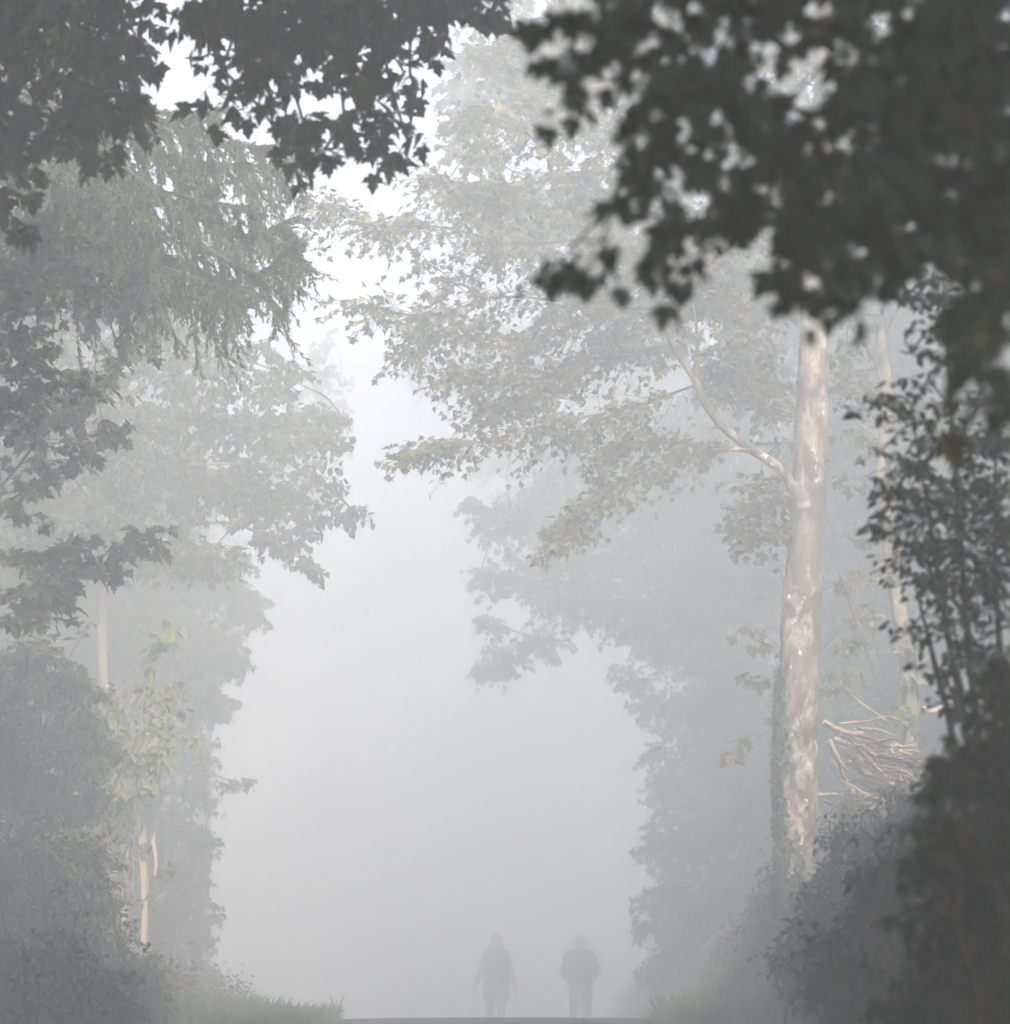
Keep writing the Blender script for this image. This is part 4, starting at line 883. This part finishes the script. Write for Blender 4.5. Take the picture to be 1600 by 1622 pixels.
solid("coat", [((-.16, 0, 1.335), (-.255, 0, 1.07), .064, .055), ((-.255, 0, 1.07), (-.335, -.027, .875), .054, .042), ((.16, 0, 1.335), (.245, .01, 1.06), .064, .055), ((.245, .01, 1.06), (.308, -.036, .865), .054, .042), ((-.14, 0, 1.345), (.14, 0, 1.345), .07, .07)]
      + [((-.09, 0, z0), (.09, 0, z0), r0, r0) for z0, r0 in [(1.24, .115), (1.12, .115), (1.0, .125)]] + [((-.09, 0, z0), (.09, 0, z0), r0, r0) for z0, r0 in [(.9, .13), (.8, .13), (.72, .13)]], [], .011, coat_m, w)
solid("scarf", [((.03 * math.cos(a) * 3, .02 + .075 * math.sin(a), 1.405 + .01 * math.sin(2 * a)), (.03 * math.cos(a + .5) * 3, .02 + .075 * math.sin(a + .5), 1.405 + .01 * math.sin(2 * a + 1)), .04, .04) for a in np.arange(0, 6.28, .5)] + [((.05, -.09, 1.39), (.07, -.145, .98), .04, .05)], [], .008, scarf_m, w)

# the man: short hair, jacket, hands in the jacket pockets
m_ = person_at(919, 64.0, "walker in a dark jacket with both hands in the pockets and grey trousers")
hz = 1.56
arms = [((-.19, .0, 1.36), (-.285, .06, 1.10), .058, .048), ((-.285, .06, 1.10), (-.17, -.10, .98), .044, .032), ((.19, 0, 1.36), (.285, .06, 1.12), .058, .048), ((.285, .06, 1.12), (.17, -.10, .98), .044, .032)]
legs = [((-.095, 0, .86), (-.105, -.05, .47), .088, .062), ((-.105, -.05, .47), (-.11, -.02, .09), .06, .042), ((.095, 0, .86), (.10, .03, .47), .088, .062), ((.10, .03, .47), (.10, .09, .10), .06, .042), ((-.11, 0, .05), (-.12, -.18, .04), .046, .035), ((.10, .10, .05), (.11, -.07, .04), .046, .035)]
solid("body", arms + legs + [((0, 0, 1.32), (0, -.01, 1.47), .062, .058), ((-.17, 0, 1.36), (.17, 0, 1.36), .068, .068)] + hand((-.17, -.10, .98), (.75, -.1, -.6), -1) + hand((.17, -.10, .98), (-.75, -.1, -.6), 1),
      [((0, 0, 1.18), (.175, .115, .22)), ((0, 0, .93), (.165, .12, .14))] + head((0, -.02, hz)), .0065, skin, m_)
for s in (-1, 1):
    solid("eye", [], [((s * .031, -.104, hz + .004), (.011, .008, .008))], .003, eye_m, m_, 1)
    solid("shoe", [((-.11 if s < 0 else .10, 0 if s < 0 else .10, .055), (-.12 if s < 0 else .11, -.185 if s < 0 else -.075, .042), .054, .044)], [], .008, boot_m, m_)
solid("trousers", [(a, b, ra + .012, rb + .022) for a, b, ra, rb in legs[:4]], [((0, 0, .92), (.175, .13, .12))], .010, jeans_m, m_)
solid("hair", [], [((0, .018, hz + .03), (.081, .088, .098)), ((0, .05, hz - .02), (.07, .06, .07))], .006, hair_m, m_)
jk = solid("jacket", [(a, b, ra + .020, rb + .020) for a, b, ra, rb in arms] + [((-.17, 0, 1.365), (.17, 0, 1.365), .082, .082), ((-.17, -.10, .98), (-.10, -.11, .93), .055, .06), ((.17, -.10, .98), (.10, -.11, .93), .055, .06)]
           + [((-.10, 0, z0), (.10, 0, z0), r0, r0) for z0, r0 in [(1.28, .13), (1.16, .13), (1.06, .13), (1.0, .13)]] + [((.05 * math.cos(a), .01 + .06 * math.sin(a), 1.44), (.05 * math.cos(a + .6), .01 + .06 * math.sin(a + .6), 1.44), .03, .03) for a in np.arange(0, 6.28, .6)], [], .010, jacket_m, m_)
z_ = solid("zip", [((0, -.133, .82), (0, -.138, 1.34), .007, .007)], [], .003, zip_m, jk, 0)

# ------------------------------------------------------------------ air
bpy.context.view_layer.update()
SIGMA = 0.046
bm = bmesh.new(); bmesh.ops.create_cube(bm, size=1)
ZT = max((o.matrix_world @ Vector(v)).z for o in bpy.data.objects if o.type == "MESH" for v in o.bound_box)
X0, X1, Y0, Y1, Z0, Z1 = -90, 90, -47, 252, -10.5, ZT + .4
for v in bm.verts: v.co = Vector((X0 + (v.co.x + .5) * (X1 - X0), Y0 + (v.co.y + .5) * (Y1 - Y0), Z0 + (v.co.z + .5) * (Z1 - Z0)))
me = bpy.data.meshes.new("haze"); bm.to_mesh(me); bm.free()
hz_o = bpy.data.objects.new("haze", me); COL.objects.link(hz_o); tag(hz_o, kind="stuff")
mm, nt, out = new_mat("pale_mist")
pv = nt.nodes.new("ShaderNodeVolumePrincipled"); pv.inputs["Color"].default_value = (.976, .979, .978, 1)
pv.inputs["Density"].default_value = SIGMA; pv.inputs["Anisotropy"].default_value = 0.4
nt.links.new(pv.outputs[0], out.inputs["Volume"]); me.materials.append(mm)

# ------------------------------------------------------------------ light
ELEV, AZ = R(34), R(-14)     # the sun stands behind the camera, a little to the right
sd = Vector((-math.sin(AZ) * math.cos(ELEV), -math.cos(AZ) * math.cos(ELEV), math.sin(ELEV)))
sun = bpy.data.lights.new("sun", "SUN"); sun.energy = 5.0; sun.angle = R(.5); sun.color = (1, .91, .79)
so = bpy.data.objects.new("sun", sun); COL.objects.link(so); so.rotation_euler = sd.to_track_quat("Z", "Y").to_euler(); so.location = sd * 60
wd = bpy.data.worlds.new("World"); scene.world = wd; wd.use_nodes = True
nt = wd.node_tree; bg = nt.nodes["Background"]; sky = nt.nodes.new("ShaderNodeTexSky"); sky.sky_type = "NISHITA"; sky.sun_disc = False
sky.sun_elevation = ELEV; sky.sun_rotation = math.atan2(sd.x, sd.y); sky.dust_density = 2.1; sky.air_density = 1.0; sky.ozone_density = 1.0
nt.links.new(sky.outputs[0], bg.inputs[0]); bg.inputs[1].default_value = 0.12

# ------------------------------------------------------------------ camera
cam = bpy.data.cameras.new("camera"); co = bpy.data.objects.new("camera", cam); COL.objects.link(co); scene.camera = co
cam.sensor_fit = "HORIZONTAL"; cam.sensor_width = 36; cam.lens = 36 * FPX / 1600; cam.clip_end = 2000; cam.clip_start = .1
co.location = (0, 0, 0); co.rotation_euler = (math.pi / 2 + PITCH, 0, 0)
cam.dof.use_dof = True; cam.dof.focus_distance = 28.5; cam.dof.aperture_fstop = 6.3

scene.view_settings.view_transform = "Standard"; scene.view_settings.look = "None"
scene.view_settings.exposure = 2.7; scene.view_settings.gamma = 1
cy = scene.cycles
cy.use_denoising = True; cy.denoiser = "OPENIMAGEDENOISE"; cy.use_adaptive_sampling = True; cy.adaptive_threshold = .01
cy.max_bounces = 8; cy.diffuse_bounces = 2; cy.glossy_bounces = 1; cy.transmission_bounces = 2; cy.volume_bounces = 6; cy.transparent_max_bounces = 4
cy.sample_clamp_indirect = 8
